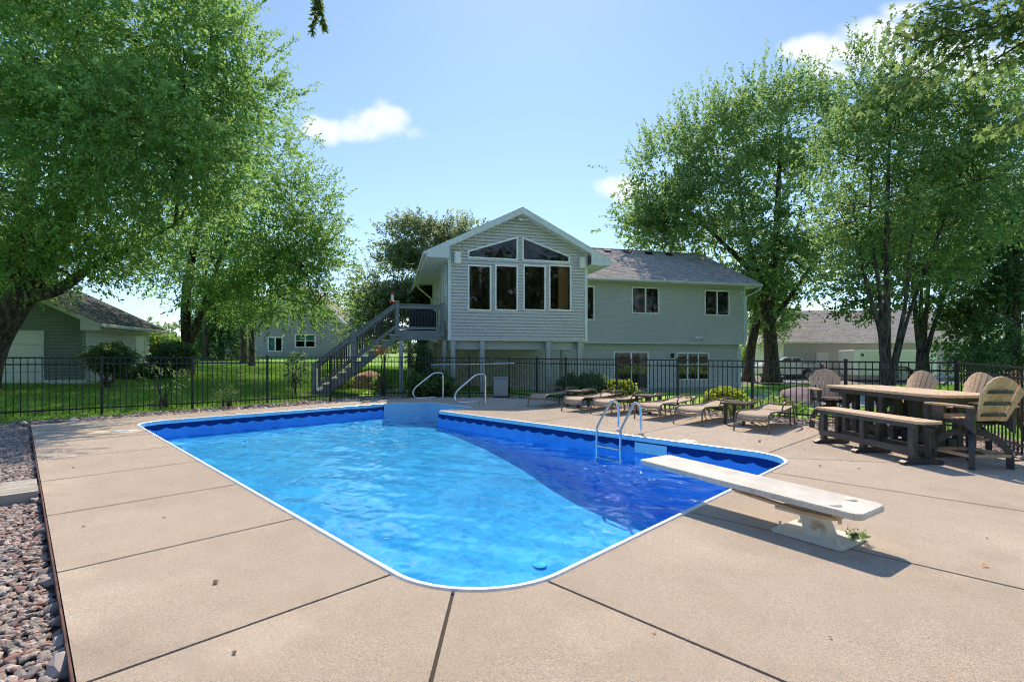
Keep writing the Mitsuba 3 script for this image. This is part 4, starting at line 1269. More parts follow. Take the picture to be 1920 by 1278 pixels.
zN = nz(532) + 0.2
roof_poly(nb, 'roof', [npt(nl + 0.5, -0.6, znt - 0.1), npt(nl + 0.5, 9, znt - 0.1), npt(nl * 0.62, 9, zN), npt(nl * 0.62, -0.6, zN)], 'shingle_grey', 0.2)
roof_poly(nb, 'roof', [npt(-0.6, 9, znt - 0.2), npt(-0.6, -0.6, znt - 0.2), npt(nl * 0.62, -0.6, zN), npt(nl * 0.62, 9, zN)], 'shingle_grey', 0.2)
part(nb, 'side_wall', MB().prism(sbox(0, znb, 9, znt), -0.1, 0, (frn[0] + NU * nl, NV, UP, NU)), 'siding_far')
ch_ = npt(nl * 1.02, 3, 0)
part(nb, 'chimney', MB().box((ch_[0], ch_[1], nz(600)), (1.1, 1.0, 5.0)), 'shingle_grey', uv=None)

# ------------------------------------------------------------------ neighbour's garage, trailer and pickup at right
ga = thing('garage', 'pale grey garage with a broad shingled roof behind the right trees', 'garage')
GY = 38.0
g0, g1 = at(1470, 700, GY), at(1797, 700, GY - 1.5)
GU = nrm([*(g1 - g0)[:2], 0])
GV = np.array([-GU[1], GU[0], 0])
frga = (np.array([*g0[:2], 0]), GU, UP, -GV)
gl = np.linalg.norm((g1 - g0)[:2])
zg_, zgt = -0.4, H + (HZ - 639) / F * GY


def gpt(t, d, z):
    return frga[0] + GU * t + GV * d + UP * z


GDP = 8.0
part(ga, 'siding', siding(sbox(0, zg_, gl, zgt), frga, 0.16, 0.02, zg_), 'siding_garage', kind='stuff')
part(ga, 'wall', MB().prism(sbox(0, zg_, gl, zgt), -GDP, -0.056, frga), 'siding_garage')
part(ga, 'corner_board', MB().prism(sbox(gl - 0.15, zg_, gl + 0.01, zgt), 0.0, 0.04, frga), 'trim')
zr_ = H + (HZ - 583) / F * (GY + GDP / 2)
ro = 0.7
roof_poly(ga, 'roof', [gpt(-1.2, -ro, zgt - 0.1), gpt(gl + ro, -ro, zgt - 0.1), gpt(gl + ro, GDP / 2, zr_), gpt(1.9, GDP / 2, zr_)], 'shingle_grey', 0.15)
roof_poly(ga, 'roof', [gpt(gl + ro, GDP + ro, zgt - 0.1), gpt(-1.2, GDP + ro, zgt - 0.1), gpt(1.9, GDP / 2, zr_), gpt(gl + ro, GDP / 2, zr_)], 'shingle_grey', 0.15)
roof_poly(ga, 'roof', [gpt(-1.2, GDP + ro, zgt - 0.1), gpt(-1.2, -ro, zgt - 0.1), gpt(1.9, GDP / 2, zr_)], 'shingle_grey', 0.15)
part(ga, 'gutter', MB().bar(gpt(-1.2, -ro - 0.06, zgt - 0.14), gpt(gl + ro, -ro - 0.06, zgt - 0.14), 0.12, 0.14), 'offwhite')
part(ga, 'side_door', MB().prism(sbox(2.3, zg_ + 0.1, 3.2, zg_ + 2.1), 0.02, 0.05, frga), 'offwhite')

TZ = -0.33
tr = thing('cargo_trailer', 'white enclosed cargo trailer parked before the pale garage', 'trailer')
TY = 33.5
a_, b_ = at(1602, 700, TY), at(1757, 700, TY - 0.6)
a_[2] = b_[2] = 0
tu = nrm(b_ - a_)
tv = np.array([-tu[1], tu[0], 0])
tl = np.linalg.norm(b_ - a_)
frt = (a_, tu, UP, -tv)
ztb, ztt = H + (HZ - 703) / F * TY, H + (HZ - 656) / F * TY
part(tr, 'body', MB().prism(Polygon(rounded([(0, ztb), (tl, ztb), (tl, ztt), (0, ztt)], [0.05] * 4, 4)), -2.0, 0, frt), pri((0.68, 0.68, 0.61), 0.3))
part(tr, 'corner_trim', MB().prism(sbox(-0.02, ztb, 0.32, ztt + 0.02), 0.0, 0.03, frt), 'white')
part(tr, 'roof_trim', MB().prism(sbox(0.32, ztt - 0.1, tl + 0.02, ztt + 0.02), 0.0, 0.03, frt), 'white')
part(tr, 'chassis', MB().prism(sbox(0.1, ztb - 0.22, tl - 0.1, ztb - 0.002), -1.9, -0.05, frt), 'wall_grey')
part(tr, 'door', MB().prism(sbox(tl - 0.62, ztb + 0.1, tl - 0.08, ztt - 0.3), 0.0, 0.025, frt), 'white')
part(tr, 'lamp', MB().prism(sbox(0.42, ztt - 0.42, 0.58, ztt - 0.26), 0.0, 0.04, frt), 'black_metal')


def wheel(parent, c, ax, r, w, n=24):
    """A wheel with tyre and spoked rim, its axle along ax."""
    ax = nrm(ax)
    h = [(-0.5, 0.82), (-0.5, 0.95), (-0.38, 1.0), (0.38, 1.0), (0.5, 0.95), (0.5, 0.82), (0.42, 0.70), (0.40, 0.66)]
    wk = part(parent, 'wheel', None, None)
    put(wk, MB().tube([c + ax * w * a for a, _ in h], [r * b for _, b in h], n), 'tyre', 40)
    b = MB()
    b.tube([c + ax * w * 0.405, c + ax * w * 0.43], [r * 0.66, r * 0.60], n).tube([c + ax * w * 0.43, c + ax * w * 0.5], [r * 0.16, r * 0.12], 10)
    ref = nrm(np.cross(ax, UP))
    for i in range(6):
        th = i * math.pi / 3 + 0.2
        dd = ref * math.cos(th) + UP * math.sin(th)
        b.bar(c + ax * w * 0.45 + dd * r * 0.12, c + ax * w * 0.44 + dd * r * 0.62, r * 0.15, w * 0.06, up=ax)
    part(wk, 'rim', b, 'bin_grey')


tc_ = (1690 - 1602) / 155 * tl
wheel(tr, a_ + tu * tc_ + UP * (TZ + 0.46) - tv * 0.12, -tv, 0.46, 0.28)
part(tr, 'fender', MB().prism(Polygon([(tc_ + math.cos(k) * 0.66, TZ + 0.42 + math.sin(k) * 0.66) for k in np.linspace(0, math.pi, 13)] + [(tc_ + math.cos(k) * 0.60, TZ + 0.42 + math.sin(k) * 0.60) for k in np.linspace(math.pi, 0, 13)]), 0.0, 0.32, frt), 'black_metal')

pu = thing('pickup_truck', 'pale pickup truck with open bed parked behind the fence, before the garage', 'pickup truck')
PY = 36.0
a_ = at(1438, 700, PY)
a_[2] = 0
k_ = 1 / F * PY                                                  # metres per photo pixel there


def tx(px):
    return (px - 1438) * k_


def tz(py):
    return H + (HZ - py) * k_


frp = (a_, np.array([1.0, 0.02, 0]), UP, np.array([0.02, -1.0, 0]))
prof = [(tx(1440), tz(703)), (tx(1438), tz(690)), (tx(1441), tz(682)), (tx(1461), tz(678.5)), (tx(1470), tz(671)), (tx(1478), tz(669)), (tx(1500), tz(669)), (tx(1505), tz(672)), (tx(1506.5), tz(681)), (tx(1543), tz(682)), (tx(1545), tz(690)), (tx(1545), tz(702)), (tx(1523), tz(703))]
for xx in (1524, 1507):
    pass
body = Polygon(prof)
wr = 0.37
for px in (1453, 1515):
    body = body.difference(Point(tx(px), TZ + wr).buffer(wr + 0.09))
part(pu, 'body', MB().prism(body.buffer(-0.04).buffer(0.04), -1.85, 0, frp), 'car_paint')
part(pu, 'side_window', MB().prism(Polygon([(tx(1465), tz(679)), (tx(1472), tz(671.8)), (tx(1484), tz(671)), (tx(1485), tz(679))]), 0.0, 0.012, frp), 'car_glass')
part(pu, 'side_window', MB().prism(Polygon([(tx(1487), tz(679)), (tx(1486.5), tz(671)), (tx(1501), tz(671)), (tx(1504), tz(679))]), 0.0, 0.012, frp), 'car_glass')
part(pu, 'tail_lamp', MB().prism(sbox(tx(1540.5), tz(694), tx(1545.2), tz(683.5)), 0.0, 0.02, frp), 'red_lamp')
part(pu, 'bumper', MB().prism(sbox(tx(1544), tz(703), tx(1548), tz(698)), -1.8, 0.03, frp), 'steel')
part(pu, 'sill', MB().prism(sbox(tx(1461), tz(704), tx(1507), tz(701.5)), -1.7, 0.02, frp), 'black_metal')
for px in (1453, 1515):
    wheel(pu, a_ + np.array([tx(px), 0.0, TZ + wr]), np.array([0, -1.0, 0]), wr, 0.24)
    wheel(pu, a_ + np.array([tx(px), 1.75, TZ + wr]), np.array([0, 1.0, 0]), wr, 0.24)
dv_ = np.linspace(8, 40, 33)
pts = [(x, 31.8 + 0.05 * (x - 20)) for x in dv_] + [(x, 38.5) for x in dv_[::-1]]
drive = Polygon(pts)
v, f = trimesh.creation.triangulate_polygon(drive, engine='earcut')
dg = MB()
for g in [drive.intersection(sbox(x, y, x + 2, y + 2)) for x in range(8, 40, 2) for y in range(28, 40, 2)]:
    for h_ in polys(g):
        v, f = trimesh.creation.triangulate_polygon(h_, engine='earcut')
        dg.add(np.c_[v, gz(v[:, 0], v[:, 1]) + 0.02], f)
struct('driveway', dg, 'asphalt')
pa = Polygon([(8.6, 24.0), (13.0, 24.0), (14.5, 20.0), (12.5, 15.5), (10.5, 15.5), (9.6, 18.0), (7.5, 20.5)])
dg = MB()
for g in [pa.intersection(sbox(x, y, x + 1, y + 1)) for x in range(6, 16) for y in range(14, 26)]:
    for h_ in polys(g):
        v, f = trimesh.creation.triangulate_polygon(h_, engine='earcut')
        dg.add(np.c_[v, gz(v[:, 0], v[:, 1]) + 0.016], f)
struct('path', dg, 'path_grey')

# ------------------------------------------------------------------ sun loungers and side tables


def arc3(pts, n=30, sm_=2):
    pts = np.asarray(pts, float)
    s = np.linspace(0, len(pts) - 1, n)
    o = np.stack([np.interp(s, np.arange(len(pts)), pts[:, k]) for k in range(3)], 1)
    for _ in range(sm_):
        o[1:-1] = (o[:-2] + 2 * o[1:-1] + o[2:]) / 4
    return o


def lounger_kit():
    """Foot end at the origin, lying back along +x; 0.60 wide."""
    W = 0.29
    P = []
    prof = [(0.03, 0.205), (0.035, 0.27), (0.065, 0.325), (0.13, 0.352), (0.30, 0.350), (0.6, 0.335), (0.9, 0.325), (1.2, 0.33), (1.22, 0.335)]
    pr = arc3([(x, 0, z) for x, z in prof], 26, 2)
    ys = np.linspace(-W + 0.02, W - 0.02, 7)
    v = np.vstack([pr + [0, y, -0.022 * (1 - (y / W) ** 2)] for y in ys])
    n = len(pr)
    k = (np.arange(6)[:, None] * n + np.arange(n - 1)).ravel()
    P.append(('seat_sling', (v, np.stack([k, k + 1, k + n + 1, k + n], 1)), 'sling', True))
    pb = arc3([(1.22, 0, 0.335), (1.5, 0, 0.345), (1.75, 0, 0.36), (1.95, 0, 0.372)], 12, 1)
    v = np.vstack([pb + [0, y, -0.02 * (1 - (y / W) ** 2)] for y in ys])
    n = len(pb)
    k = (np.arange(6)[:, None] * n + np.arange(n - 1)).ravel()
    P.append(('back_sling', (v, np.stack([k, k + 1, k + n + 1, k + n], 1)), 'sling', True))
    for s in (-1, 1):
        y = s * W
        side = arc3([(-0.02, y * 1.06, 0.0), (0.005, y * 1.03, 0.16), (0.03, y, 0.27), (0.065, y, 0.335), (0.14, y, 0.362), (0.35, y, 0.356), (0.8, y, 0.335), (1.22, y, 0.335), (1.3, y, 0.30), (1.4, y, 0.15), (1.44, y * 1.03, 0.0)], 44, 2)
        P.append(('side_frame', MB().tube(side, 0.0165, 8), 'bronze_tube', True))
        P.append(('back_frame', MB().tube(arc3([(1.2, y * 0.96, 0.34), (1.5, y * 0.96, 0.352), (1.95, y * 0.96, 0.38), (2.0, y * 0.8, 0.382)], 14, 1), 0.014, 8), 'bronze_tube', True))
        arm = arc3([(0.84, y, 0.335), (0.87, y * 1.04, 0.43), (0.92, y * 1.08, 0.485), (1.0, y * 1.1, 0.505), (1.15, y * 1.1, 0.505), (1.35, y * 1.1, 0.495), (1.48, y * 1.08, 0.475), (1.52, y * 1.04, 0.46)], 30, 2)
        P.append(('armrest', MB().tube(arm, [0.014] * 10 + [0.021] * 20, 8), 'bronze_tube', True))
        P.append(('rear_leg', MB().tube(arc3([(1.52, y * 1.04, 0.47), (1.62, y * 1.05, 0.30), (1.72, y * 1.05, 0.0)], 12, 1), 0.0155, 8), 'bronze_tube', True))
    P.append(('crossbar', MB().tube([(0.03, -W, 0.235), (0.03, W, 0.235)], 0.012, 8), 'bronze_tube', True))
    P.append(('crossbar', MB().tube([(1.25, -W, 0.315), (1.25, W, 0.315)], 0.013, 8), 'bronze_tube', True))
    P.append(('crossbar', MB().tube([(1.99, -W * 0.8, 0.382), (1.99, W * 0.8, 0.382)], 0.014, 8), 'bronze_tube', True))
    P.append(('crossbar', MB().tube([(1.66, -W, 0.16), (1.66, W, 0.16)], 0.012, 8), 'bronze_tube', True))
    return kit(P)


LK = lounger_kit()
lspots = [(13.55, 4.70, 'tan sling sun lounger nearest the dining table, under the side table top', 1.5),
          (13.70, 6.50, 'second tan sling sun lounger from the dining table', -1.0),
          (13.86, 7.90, 'third tan sling sun lounger from the dining table, behind right ladder rail', 0.8),
          (13.98, 9.70, 'tan sling sun lounger seen directly behind the pool ladder', -1.5),
          (14.0, 10.98, 'tan sling sun lounger beside the shaded one, at edge of house shadow', 1.2),
          (14.2, 12.85, 'last sun lounger of the row, standing in the house shadow', 2.5)]
for p_, q_, lab, da in lspots:
    k_ = thing('sun_lounger', lab, 'sun lounger', 'sun loungers in a row along the pool deck')
    w = pq(p_, q_)
    place(k_, LK, T().translate([float(w[0]), float(w[1]), 0.0]).rotate([0, 0, 1], 45 + da))
tk = [('table_top', MB().box((0, 0, 0.425), (0.62, 0.50, 0.03), 0, 0.008), 'brown_table', False)]
for i, y in enumerate(np.linspace(-0.19, 0.19, 4)):
    tk.append(('top_slat', MB().box((0, y, 0.446), (0.60, 0.115, 0.012), 0, 0.004), 'brown_table', False))
for sx in (-1, 1):
    for sy in (-1, 1):
        tk.append(('leg', MB().box((sx * 0.24, sy * 0.18, 0.205), (0.06, 0.06, 0.41), 0, 0.006), 'brown_table', False))
TK = kit(tk)
for p_, q_, lab in ((15.0, 5.55, 'dark brown side table between the two loungers nearest the dining table'), (15.6, 8.85, 'dark brown side table behind the ladder, middle one of three'), (15.65, 11.95, 'dark brown side table near the house posts, farthest of three')):
    k_ = thing('side_table', lab, 'side table', 'side tables between the loungers')
    w = pq(p_, q_)
    place(k_, TK, T().translate([float(w[0]), float(w[1]), 0.0]).rotate([0, 0, 1], 45))

# ------------------------------------------------------------------ dining table, bench, swivel chairs
tb = thing('dining_table', 'counter height dining table with tan plank top and black trestle legs', 'table')
TX0, TX1, TY0, TY1, TZ1 = 5.62, 6.62, 6.55, 8.95, 0.885
topp = Polygon([(TX0 + 0.12, TY0), (TX1 - 0.12, TY0), (TX1, TY0 + 0.12), (TX1, TY1 - 0.12), (TX1 - 0.12, TY1), (TX0 + 0.12, TY1), (TX0, TY1 - 0.12), (TX0, TY0 + 0.12)])
for i in range(7):
    w = (TX1 - TX0) / 7
    g = topp.intersection(sbox(TX0 + i * w + 0.002, TY0, TX0 + (i + 1) * w - 0.002, TY1))
    part(tb, 'plank', MB().prism(g, TZ1 - 0.036, TZ1 - 0.003).prism(g.buffer(-0.003), TZ1 - 0.003, TZ1), 'poly_tan_light')
part(tb, 'apron', MB().box(((TX0 + TX1) / 2, TY0 + 0.12, TZ1 - 0.075), (0.78, 0.035, 0.075)).box(((TX0 + TX1) / 2, TY1 - 0.12, TZ1 - 0.075), (0.78, 0.035, 0.075)).box((TX0 + 0.10, (TY0 + TY1) / 2, TZ1 - 0.0755), (0.035, TY1 - TY0 - 0.2, 0.075)).box((TX1 - 0.10, (TY0 + TY1) / 2, TZ1 - 0.0755), (0.035, TY1 - TY0 - 0.2, 0.075)), 'poly_black')
for y in (TY0 + 0.35, (TY0 + TY1) / 2, TY1 - 0.35):
    for x in (TX0 + 0.2, TX0 + 0.38, TX1 - 0.38, TX1 - 0.2):
        part(tb, 'leg', MB().box((x, y, 0.43), (0.085, 0.085, 0.76), 0, 0.006), 'poly_black')
    sled = Polygon([(TX0 + 0.05, 0.012), (TX0 + 0.05, 0.05), (TX0 + 0.16, 0.10), (TX1 - 0.16, 0.10), (TX1 - 0.05, 0.05), (TX1 - 0.05, 0.012)])
    part(tb, 'foot', MB().prism(sled, -0.05, 0.05, (np.array([0, y, 0]), np.array([1, 0, 0.0]), UP, np.array([0, -1.0, 0]))), 'poly_black')
    for s in (-1, 1):                                            # curved knee braces
        xc = (TX0 + TX1) / 2 + s * 0.22
        arc = [(xc - s * 0.14 * math.cos(k), 0.80 - 0.17 * math.sin(k)) for k in np.linspace(0, math.pi / 2, 7)]
        part(tb, 'brace', MB().prism(Polygon([*arc, (xc + s * 0.03, 0.80 - 0.22), (xc + s * 0.03, 0.82), (xc - s * 0.2, 0.82)]).buffer(0), -0.03, 0.03, (np.array([0, y, 0]), np.array([1, 0, 0.0]), UP, np.array([0, -1.0, 0]))), 'poly_black')
part(tb, 'stretcher', MB().box(((TX0 + TX1) / 2, (TY0 + TY1) / 2, 0.20), (0.12, TY1 - TY0 - 0.6, 0.10)), 'poly_black')
for i in range(5):
    part(tb, 'post', MB().box(((TX0 + TX1) / 2, TY0 + 0.6 + i * 0.33, 0.53), (0.06, 0.09, 0.56)), 'poly_black')

bn = thing('bench', 'long tan plank bench with black frame on poolside of the dining table', 'bench')
BA, BB = np.array([4.98, 8.14, 0]), np.array([5.16, 6.24, 0])
bu = nrm(BB - BA)
bv = np.array([-bu[1], bu[0], 0])                                # towards the table
bl = np.linalg.norm(BB - BA)
frbn = (BA, bu, bv, UP)
bt = Polygon([(0.05, 0), (bl - 0.05, 0), (bl, 0.05), (bl, 0.31), (bl - 0.05, 0.36), (0.05, 0.36), (0, 0.31), (0, 0.05)])
for i in range(3):
    g = bt.intersection(sbox(0, i * 0.12 + 0.002, bl, (i + 1) * 0.12 - 0.002))
    part(bn, 'plank', MB().prism(g, 0.535, 0.567, frbn).prism(g.buffer(-0.003), 0.567, 0.57, frbn), 'poly_tan_light')
for y_ in (0.035, 0.325):
    part(bn, 'apron', MB().bar(BA + bu * 0.08 + bv * y_ + UP * 0.505, BB - bu * 0.08 + bv * y_ + UP * 0.505, 0.035, 0.06), 'poly_black')
    part(bn, 'stretcher', MB().bar(BA + bu * 0.1 + bv * y_ + UP * 0.175, BB - bu * 0.1 + bv * y_ + UP * 0.175, 0.035, 0.085), 'poly_black')
    for t in (0.16, bl / 2, bl - 0.16):
        part(bn, 'leg', MB().bar(BA + bu * t + bv * (y_ + (0.022 if y_ < 0.1 else -0.022)) + UP * 0.07, BA + bu * t + bv * (y_ + (0.022 if y_ < 0.1 else -0.022)) + UP * 0.475, 0.08, 0.078, up=tuple(bu), ch=0.006), 'poly_black')
for t in (0.16, bl / 2, bl - 0.16):
    sled = Polygon([(-0.10, 0.008), (-0.11, 0.035), (-0.02, 0.075), (0.38, 0.075), (0.47, 0.035), (0.46, 0.008), (0.36, 0.0), (0.0, 0.0)])
    part(bn, 'foot', MB().prism(sled, -0.045, 0.045, (BA + bu * t, bv, UP, -bu)), 'poly_black')


def chair_kit():
    """Swivel counter chair facing +x, seat at 0.62."""
    P = []
    for i in range(7):                                           # seat slats across
        x = -0.20 + i * 0.075
        z = 0.615 + 0.012 * math.cos(i * 0.9) - 0.02 * (i < 1)
        P.append(('seat_slat', MB().box((x, 0, z), (0.07, 0.50, 0.022), 0, 0.004), 'poly_tan', False))
    for s in (-1, 1):
        P.append(('seat_rail', MB().bar((-0.24, s * 0.225, 0.575), (0.30, s * 0.225, 0.585), 0.035, 0.07), 'poly_black', False))
    n = 7
    lean = 0.30
    bo = np.array([-0.215, 0, 0.60])
    up_ = nrm(np.array([-lean, 0, 1.0]))
    for i in range(n):
        u = (i - (n - 1) / 2) / ((n - 1) / 2)
        y0, y1 = u * 0.185, u * 0.262
        hgt = 0.58 - 0.155 * u * u
        fwd = 0.05 * u * u
        w0, w1 = 0.050, 0.074
        tilt = u * 0.05
        a0 = bo + [fwd * 0.5, 0, 0]
        fr_ = (a0, np.array([-u * 0.34, 1.0, 0]) / math.hypot(1, u * 0.34), up_, nrm(np.cross(np.array([-u * 0.34, 1.0, 0]), up_)))
        xs = np.linspace(-1, 1, 5)
        pts = [(y0 - w0 / 2, 0), (y0 + w0 / 2, 0), (y1 + w1 / 2, hgt - 0.05 * abs(u) * (u > 0) - 0.012)]
        topc = [(y1 + w1 / 2 * k, 0.58 - 0.155 * ((y1 + w1 / 2 * k) / 0.262) ** 2) for k in xs[::-1]]
        pts = [(y0 - w0 / 2, 0), (y0 + w0 / 2, 0)] + topc
        P.append(('back_slat', MB().prism(Polygon(pts).buffer(0), -0.011, 0.011, fr_), 'poly_tan_light', False))
    for hh, hw in ((0.08, 0.17), (0.23, 0.19), (0.38, 0.165)):  # curved rails behind the slats
        c = [bo + up_ * hh + np.array([-0.048 + 0.014 * k * k, hw * k, 0]) for k in np.linspace(-1, 1, 9)]
        b = MB()
        for a_, b_ in zip(c[:-1], c[1:]):
            b.bar(a_, b_, 0.03, 0.04)
        P.append(('back_rail', b, 'poly_black', False))
    for s in (-1, 1):
        y = s * 0.30
        arm = Polygon(rounded([(-0.30, y - 0.04), (0.20, y - 0.06), (0.32, y - 0.05), (0.32, y + 0.05), (0.20, y + 0.06), (-0.30, y + 0.04)], [0.02, 0.2, 0.04, 0.04, 0.2, 0.02], 4))
        P.append(('armrest', MB().prism(arm, 0.765, 0.79), 'poly_tan', False))
        P.append(('arm_support', MB().prism(Polygon([(0.12, 0.54), (0.22, 0.54), (0.27, 0.765), (0.13, 0.765)]), -0.02, 0.02, (np.array([0, s * 0.265, 0]), np.array([1.0, 0, 0]), UP, np.array([0, -1.0, 0]))), 'poly_black', False))
        P.append(('arm_support', MB().prism(Polygon([(-0.30, 0.45), (-0.18, 0.54), (-0.22, 0.765), (-0.29, 0.765)]), -0.02, 0.02, (np.array([0, s * 0.265, 0]), np.array([1.0, 0, 0]), UP, np.array([0, -1.0, 0]))), 'poly_black', False))
    P.append(('swivel', MB().tube([(0, 0, 0.44), (0, 0, 0.55)], 0.09, 16).box((0, 0, 0.545), (0.3, 0.34, 0.03)), 'black_metal', 30))
    for i in range(4):
        th = math.pi / 4 + i * math.pi / 2
        d = np.array([math.cos(th), math.sin(th), 0])
        outer = [(0.04 + 0.36 * math.sin(k), 0.10 + 0.37 * math.cos(k)) for k in np.linspace(0, math.pi / 2, 10)]
        inner = [(0.04 + 0.285 * math.sin(k), 0.10 + 0.295 * math.cos(k)) for k in np.linspace(math.pi / 2, 0, 10)]
        P.append(('leg', MB().prism(Polygon(outer + [(0.40, 0.0), (0.325, 0.0)] + inner).buffer(0), -0.03, 0.03, (np.zeros(3), d, UP, np.cross(d, UP))), 'poly_black', False))
        th2 = th + math.pi / 2
        e_ = np.array([math.cos(th2), math.sin(th2), 0])
        P.append(('foot_rest', MB().bar(d * 0.37 + UP * 0.165, e_ * 0.37 + UP * 0.165, 0.05, 0.035), 'poly_tan', False))
    return kit(P)


CK = chair_kit()
for x, y, a_, lab in ((6.12, 9.45, -105, 'tan fan-back swivel chair at the far end of the dining table'), (6.80, 8.58, 188, 'tan fan-back swivel chair on fence side of table, farther one'),
                      (6.84, 7.60, 180, 'tan fan-back swivel chair on fence side of table, nearer one'), (5.93, 6.38, 94, 'tan fan-back swivel chair turned away at the near table end')):
    k_ = thing('swivel_chair', lab, 'chair', 'swivel chairs round the dining table')
    place(k_, CK, T().translate([x, y, 0.0]).rotate([0, 0, 1], a_))

# ------------------------------------------------------------------ rocks


def rock(name, lab, cat, c, s, m, seed, sub=3, flat_=0.25):
    r = np.random.default_rng(seed)
    me = trimesh.creation.icosphere(subdivisions=sub)
    v = np.array(me.vertices)
    v = v * (0.8 + 0.5 * meshkit.fbm(v * 1.3 + seed, 4, seed)[:, None])
    for _ in range(7):                                           # broken faces
        n = nrm(r.normal(size=3))
        d = v @ n
        v = v - np.outer(np.maximum(d - r.uniform(0.62, 0.8), 0), n) * 0.85
    v = v * s
    v[:, 2] = np.maximum(v[:, 2], -s[2] * flat_)
    me.vertices = v + np.asarray(c)
    k_ = thing(name, lab, cat)
    part(k_, 'stone', me, m, 40)


bo = np.array([(676 - 960) / F * 20.4, 20.4, -0.02])
rock('boulder', 'large domed tan boulder under the deck staircase', 'boulder', bo, np.array([1.1, 0.75, 1.0]), 'boulder_mat', 4)
rock('boulder', 'rose coloured pointed boulder behind the fence near the dining table', 'boulder', at(1502, 752, 16.0) * [1, 1, 0] + [0, 0, -0.3], np.array([0.75, 0.6, 0.75]), 'rose_rock', 9)
rock('boulder', 'flat grey boulder beside the rose coloured one', 'boulder', at(1470, 752, 16.4) * [1, 1, 0] + [0, 0, -0.3], np.array([0.45, 0.4, 0.4]), 'grey_rock', 12)
for i in range(9):
    c_ = bo + [-1.9 + i * 0.48, -0.9 - 0.12 * math.sin(i * 2.1), 0]
    rock('border_rock', f'small pale border rock before the big boulder, number {["one", "two", "three", "four", "five", "six", "seven", "eight", "nine"][i]} from the stair foot', 'rock', c_, np.array([0.2, 0.15, 0.14]) * (0.8 + 0.4 * ((i * 7) % 5) / 5), 'grey_rock', 30 + i, 2)

# ------------------------------------------------------------------ foliage tools


def leaves(base, d, nrm_, L, W, col, rg, fold=0.25):
    """Folded four-cornered leaves: two triangles each, with one colour per leaf."""
    n = len(base)
    d = nrm(d)
    side = nrm(np.cross(d, nrm_))
    up = np.cross(side, d)
    L, W = np.broadcast_to(L, n)[:, None], np.broadcast_to(W, n)[:, None]
    m_ = base + d * L * 0.45
    v = np.stack([base, m_ + side * W * 0.5 + up * W * fold, base + d * L, m_ - side * W * 0.5 + up * W * fold], 1).reshape(-1, 3)
    k = np.arange(n)[:, None] * 4
    f = np.vstack([k + [0, 1, 2], k + [0, 2, 3]])
    return v, f, np.repeat(col, 4, 0)


def sprays(base, d, length, per, L, W, pal, rg, spread=0.9, droop=0.25, upn=0.7):
    """Twigs from base along d, each with per leaves set alternately."""
    n = len(base)
    t = (np.arange(per) + rg.random((n, per))) / per
    ln = np.broadcast_to(length, n)[:, None]
    P = base[:, None] + d[:, None] * (t * ln)[..., None]
    P[..., 2] -= (t ** 2 * ln) * droop * 0.6
    s1 = nrm(np.cross(d, rg.normal(size=(n, 3))))
    s2 = np.cross(d, s1)
    ang = rg.random((n, per)) * 2 * np.pi
    side = s1[:, None] * np.cos(ang)[..., None] + s2[:, None] * np.sin(ang)[..., None]
    ld = nrm(d[:, None] * 0.75 + side * spread + np.array([0, 0, -droop]))
    nn_ = nrm(rg.normal(size=(n, per, 3)) * 0.75 + np.array([0, 0, upn]))
    tone = np.clip(rg.random((n, 1, 1)) * 0.35 + rg.random((n, per, 1)) * 0.35 + (meshkit.fbm(base * 0.55, 3, 3)[:, None, None] - 0.3) * 0.9, 0, 1)
    pal = np.asarray(pal)
    col = pal[0] * (1 - tone) + pal[1] * tone
    k = n * per
    sz = (0.75 + 0.5 * rg.random(k))
    return leaves(P.reshape(k, 3), ld.reshape(k, 3), nn_.reshape(k, 3), L * sz, W * sz, col.reshape(k, 3), rg)


def shell(lobes, n, rg, inner=0.5, hole=0.36, hs=0.8, seed=1):
    """Points and outward directions spread through the outer part of the lobes, with noise gaps."""
    lo = np.asarray(lobes, float)
    area = (lo[:, 3] * lo[:, 4] + lo[:, 4] * lo[:, 5] + lo[:, 3] * lo[:, 5])
    cl = 7 if n > 800 else 1                                      # twigs grow in flattened clumps
    w = np.repeat(rg.choice(len(lo), -(-n // cl), p=area / area.sum()), cl)[:n]
    u = np.repeat(nrm(rg.normal(size=(-(-n // cl), 3))), cl, 0)[:n]
    r = np.repeat(inner + (1 - inner) * rg.random(-(-n // cl)) ** 0.6, cl)[:n]
    p = lo[w, :3] + u * r[:, None] * lo[w, 3:6]
    if cl > 1:
        p = p + rg.normal(size=(n, 3)) * np.array([0.36, 0.36, 0.11]) * hs
    o = nrm(u * lo[w, 3:6][:, ::1] + 1e-6)
    keep = meshkit.fbm(p / hs, 2, seed) > hole
    return p[keep], o[keep]


def limb(b, a, c, r0, r1, rg, sag=0.0, n=9, wob=0.05, sides=8):
    a, c = np.asarray(a, float), np.asarray(c, float)
    t = np.linspace(0, 1, n)[:, None]
    L = np.linalg.norm(c - a)
    mid = (a + c) / 2 + np.array([0, 0, -sag * L])
    pts = (1 - t) ** 2 * a + 2 * t * (1 - t) * mid + t ** 2 * c
    pts[1:-1] += rg.normal(size=(n - 2, 3)) * L * wob * 0.4
    b.tube(pts, r0 + (r1 - r0) * t[:, 0] ** 0.8, sides)
    return pts


def L_(px, py, y, rx, rz, ry=None):
    """A crown lobe: centre and half sizes measured on the photo at distance y."""
    c = at(px, py, y)
    k_ = y / F
    return (*c, rx * k_, (ry if ry else 0.8 * rx) * k_, rz * k_)


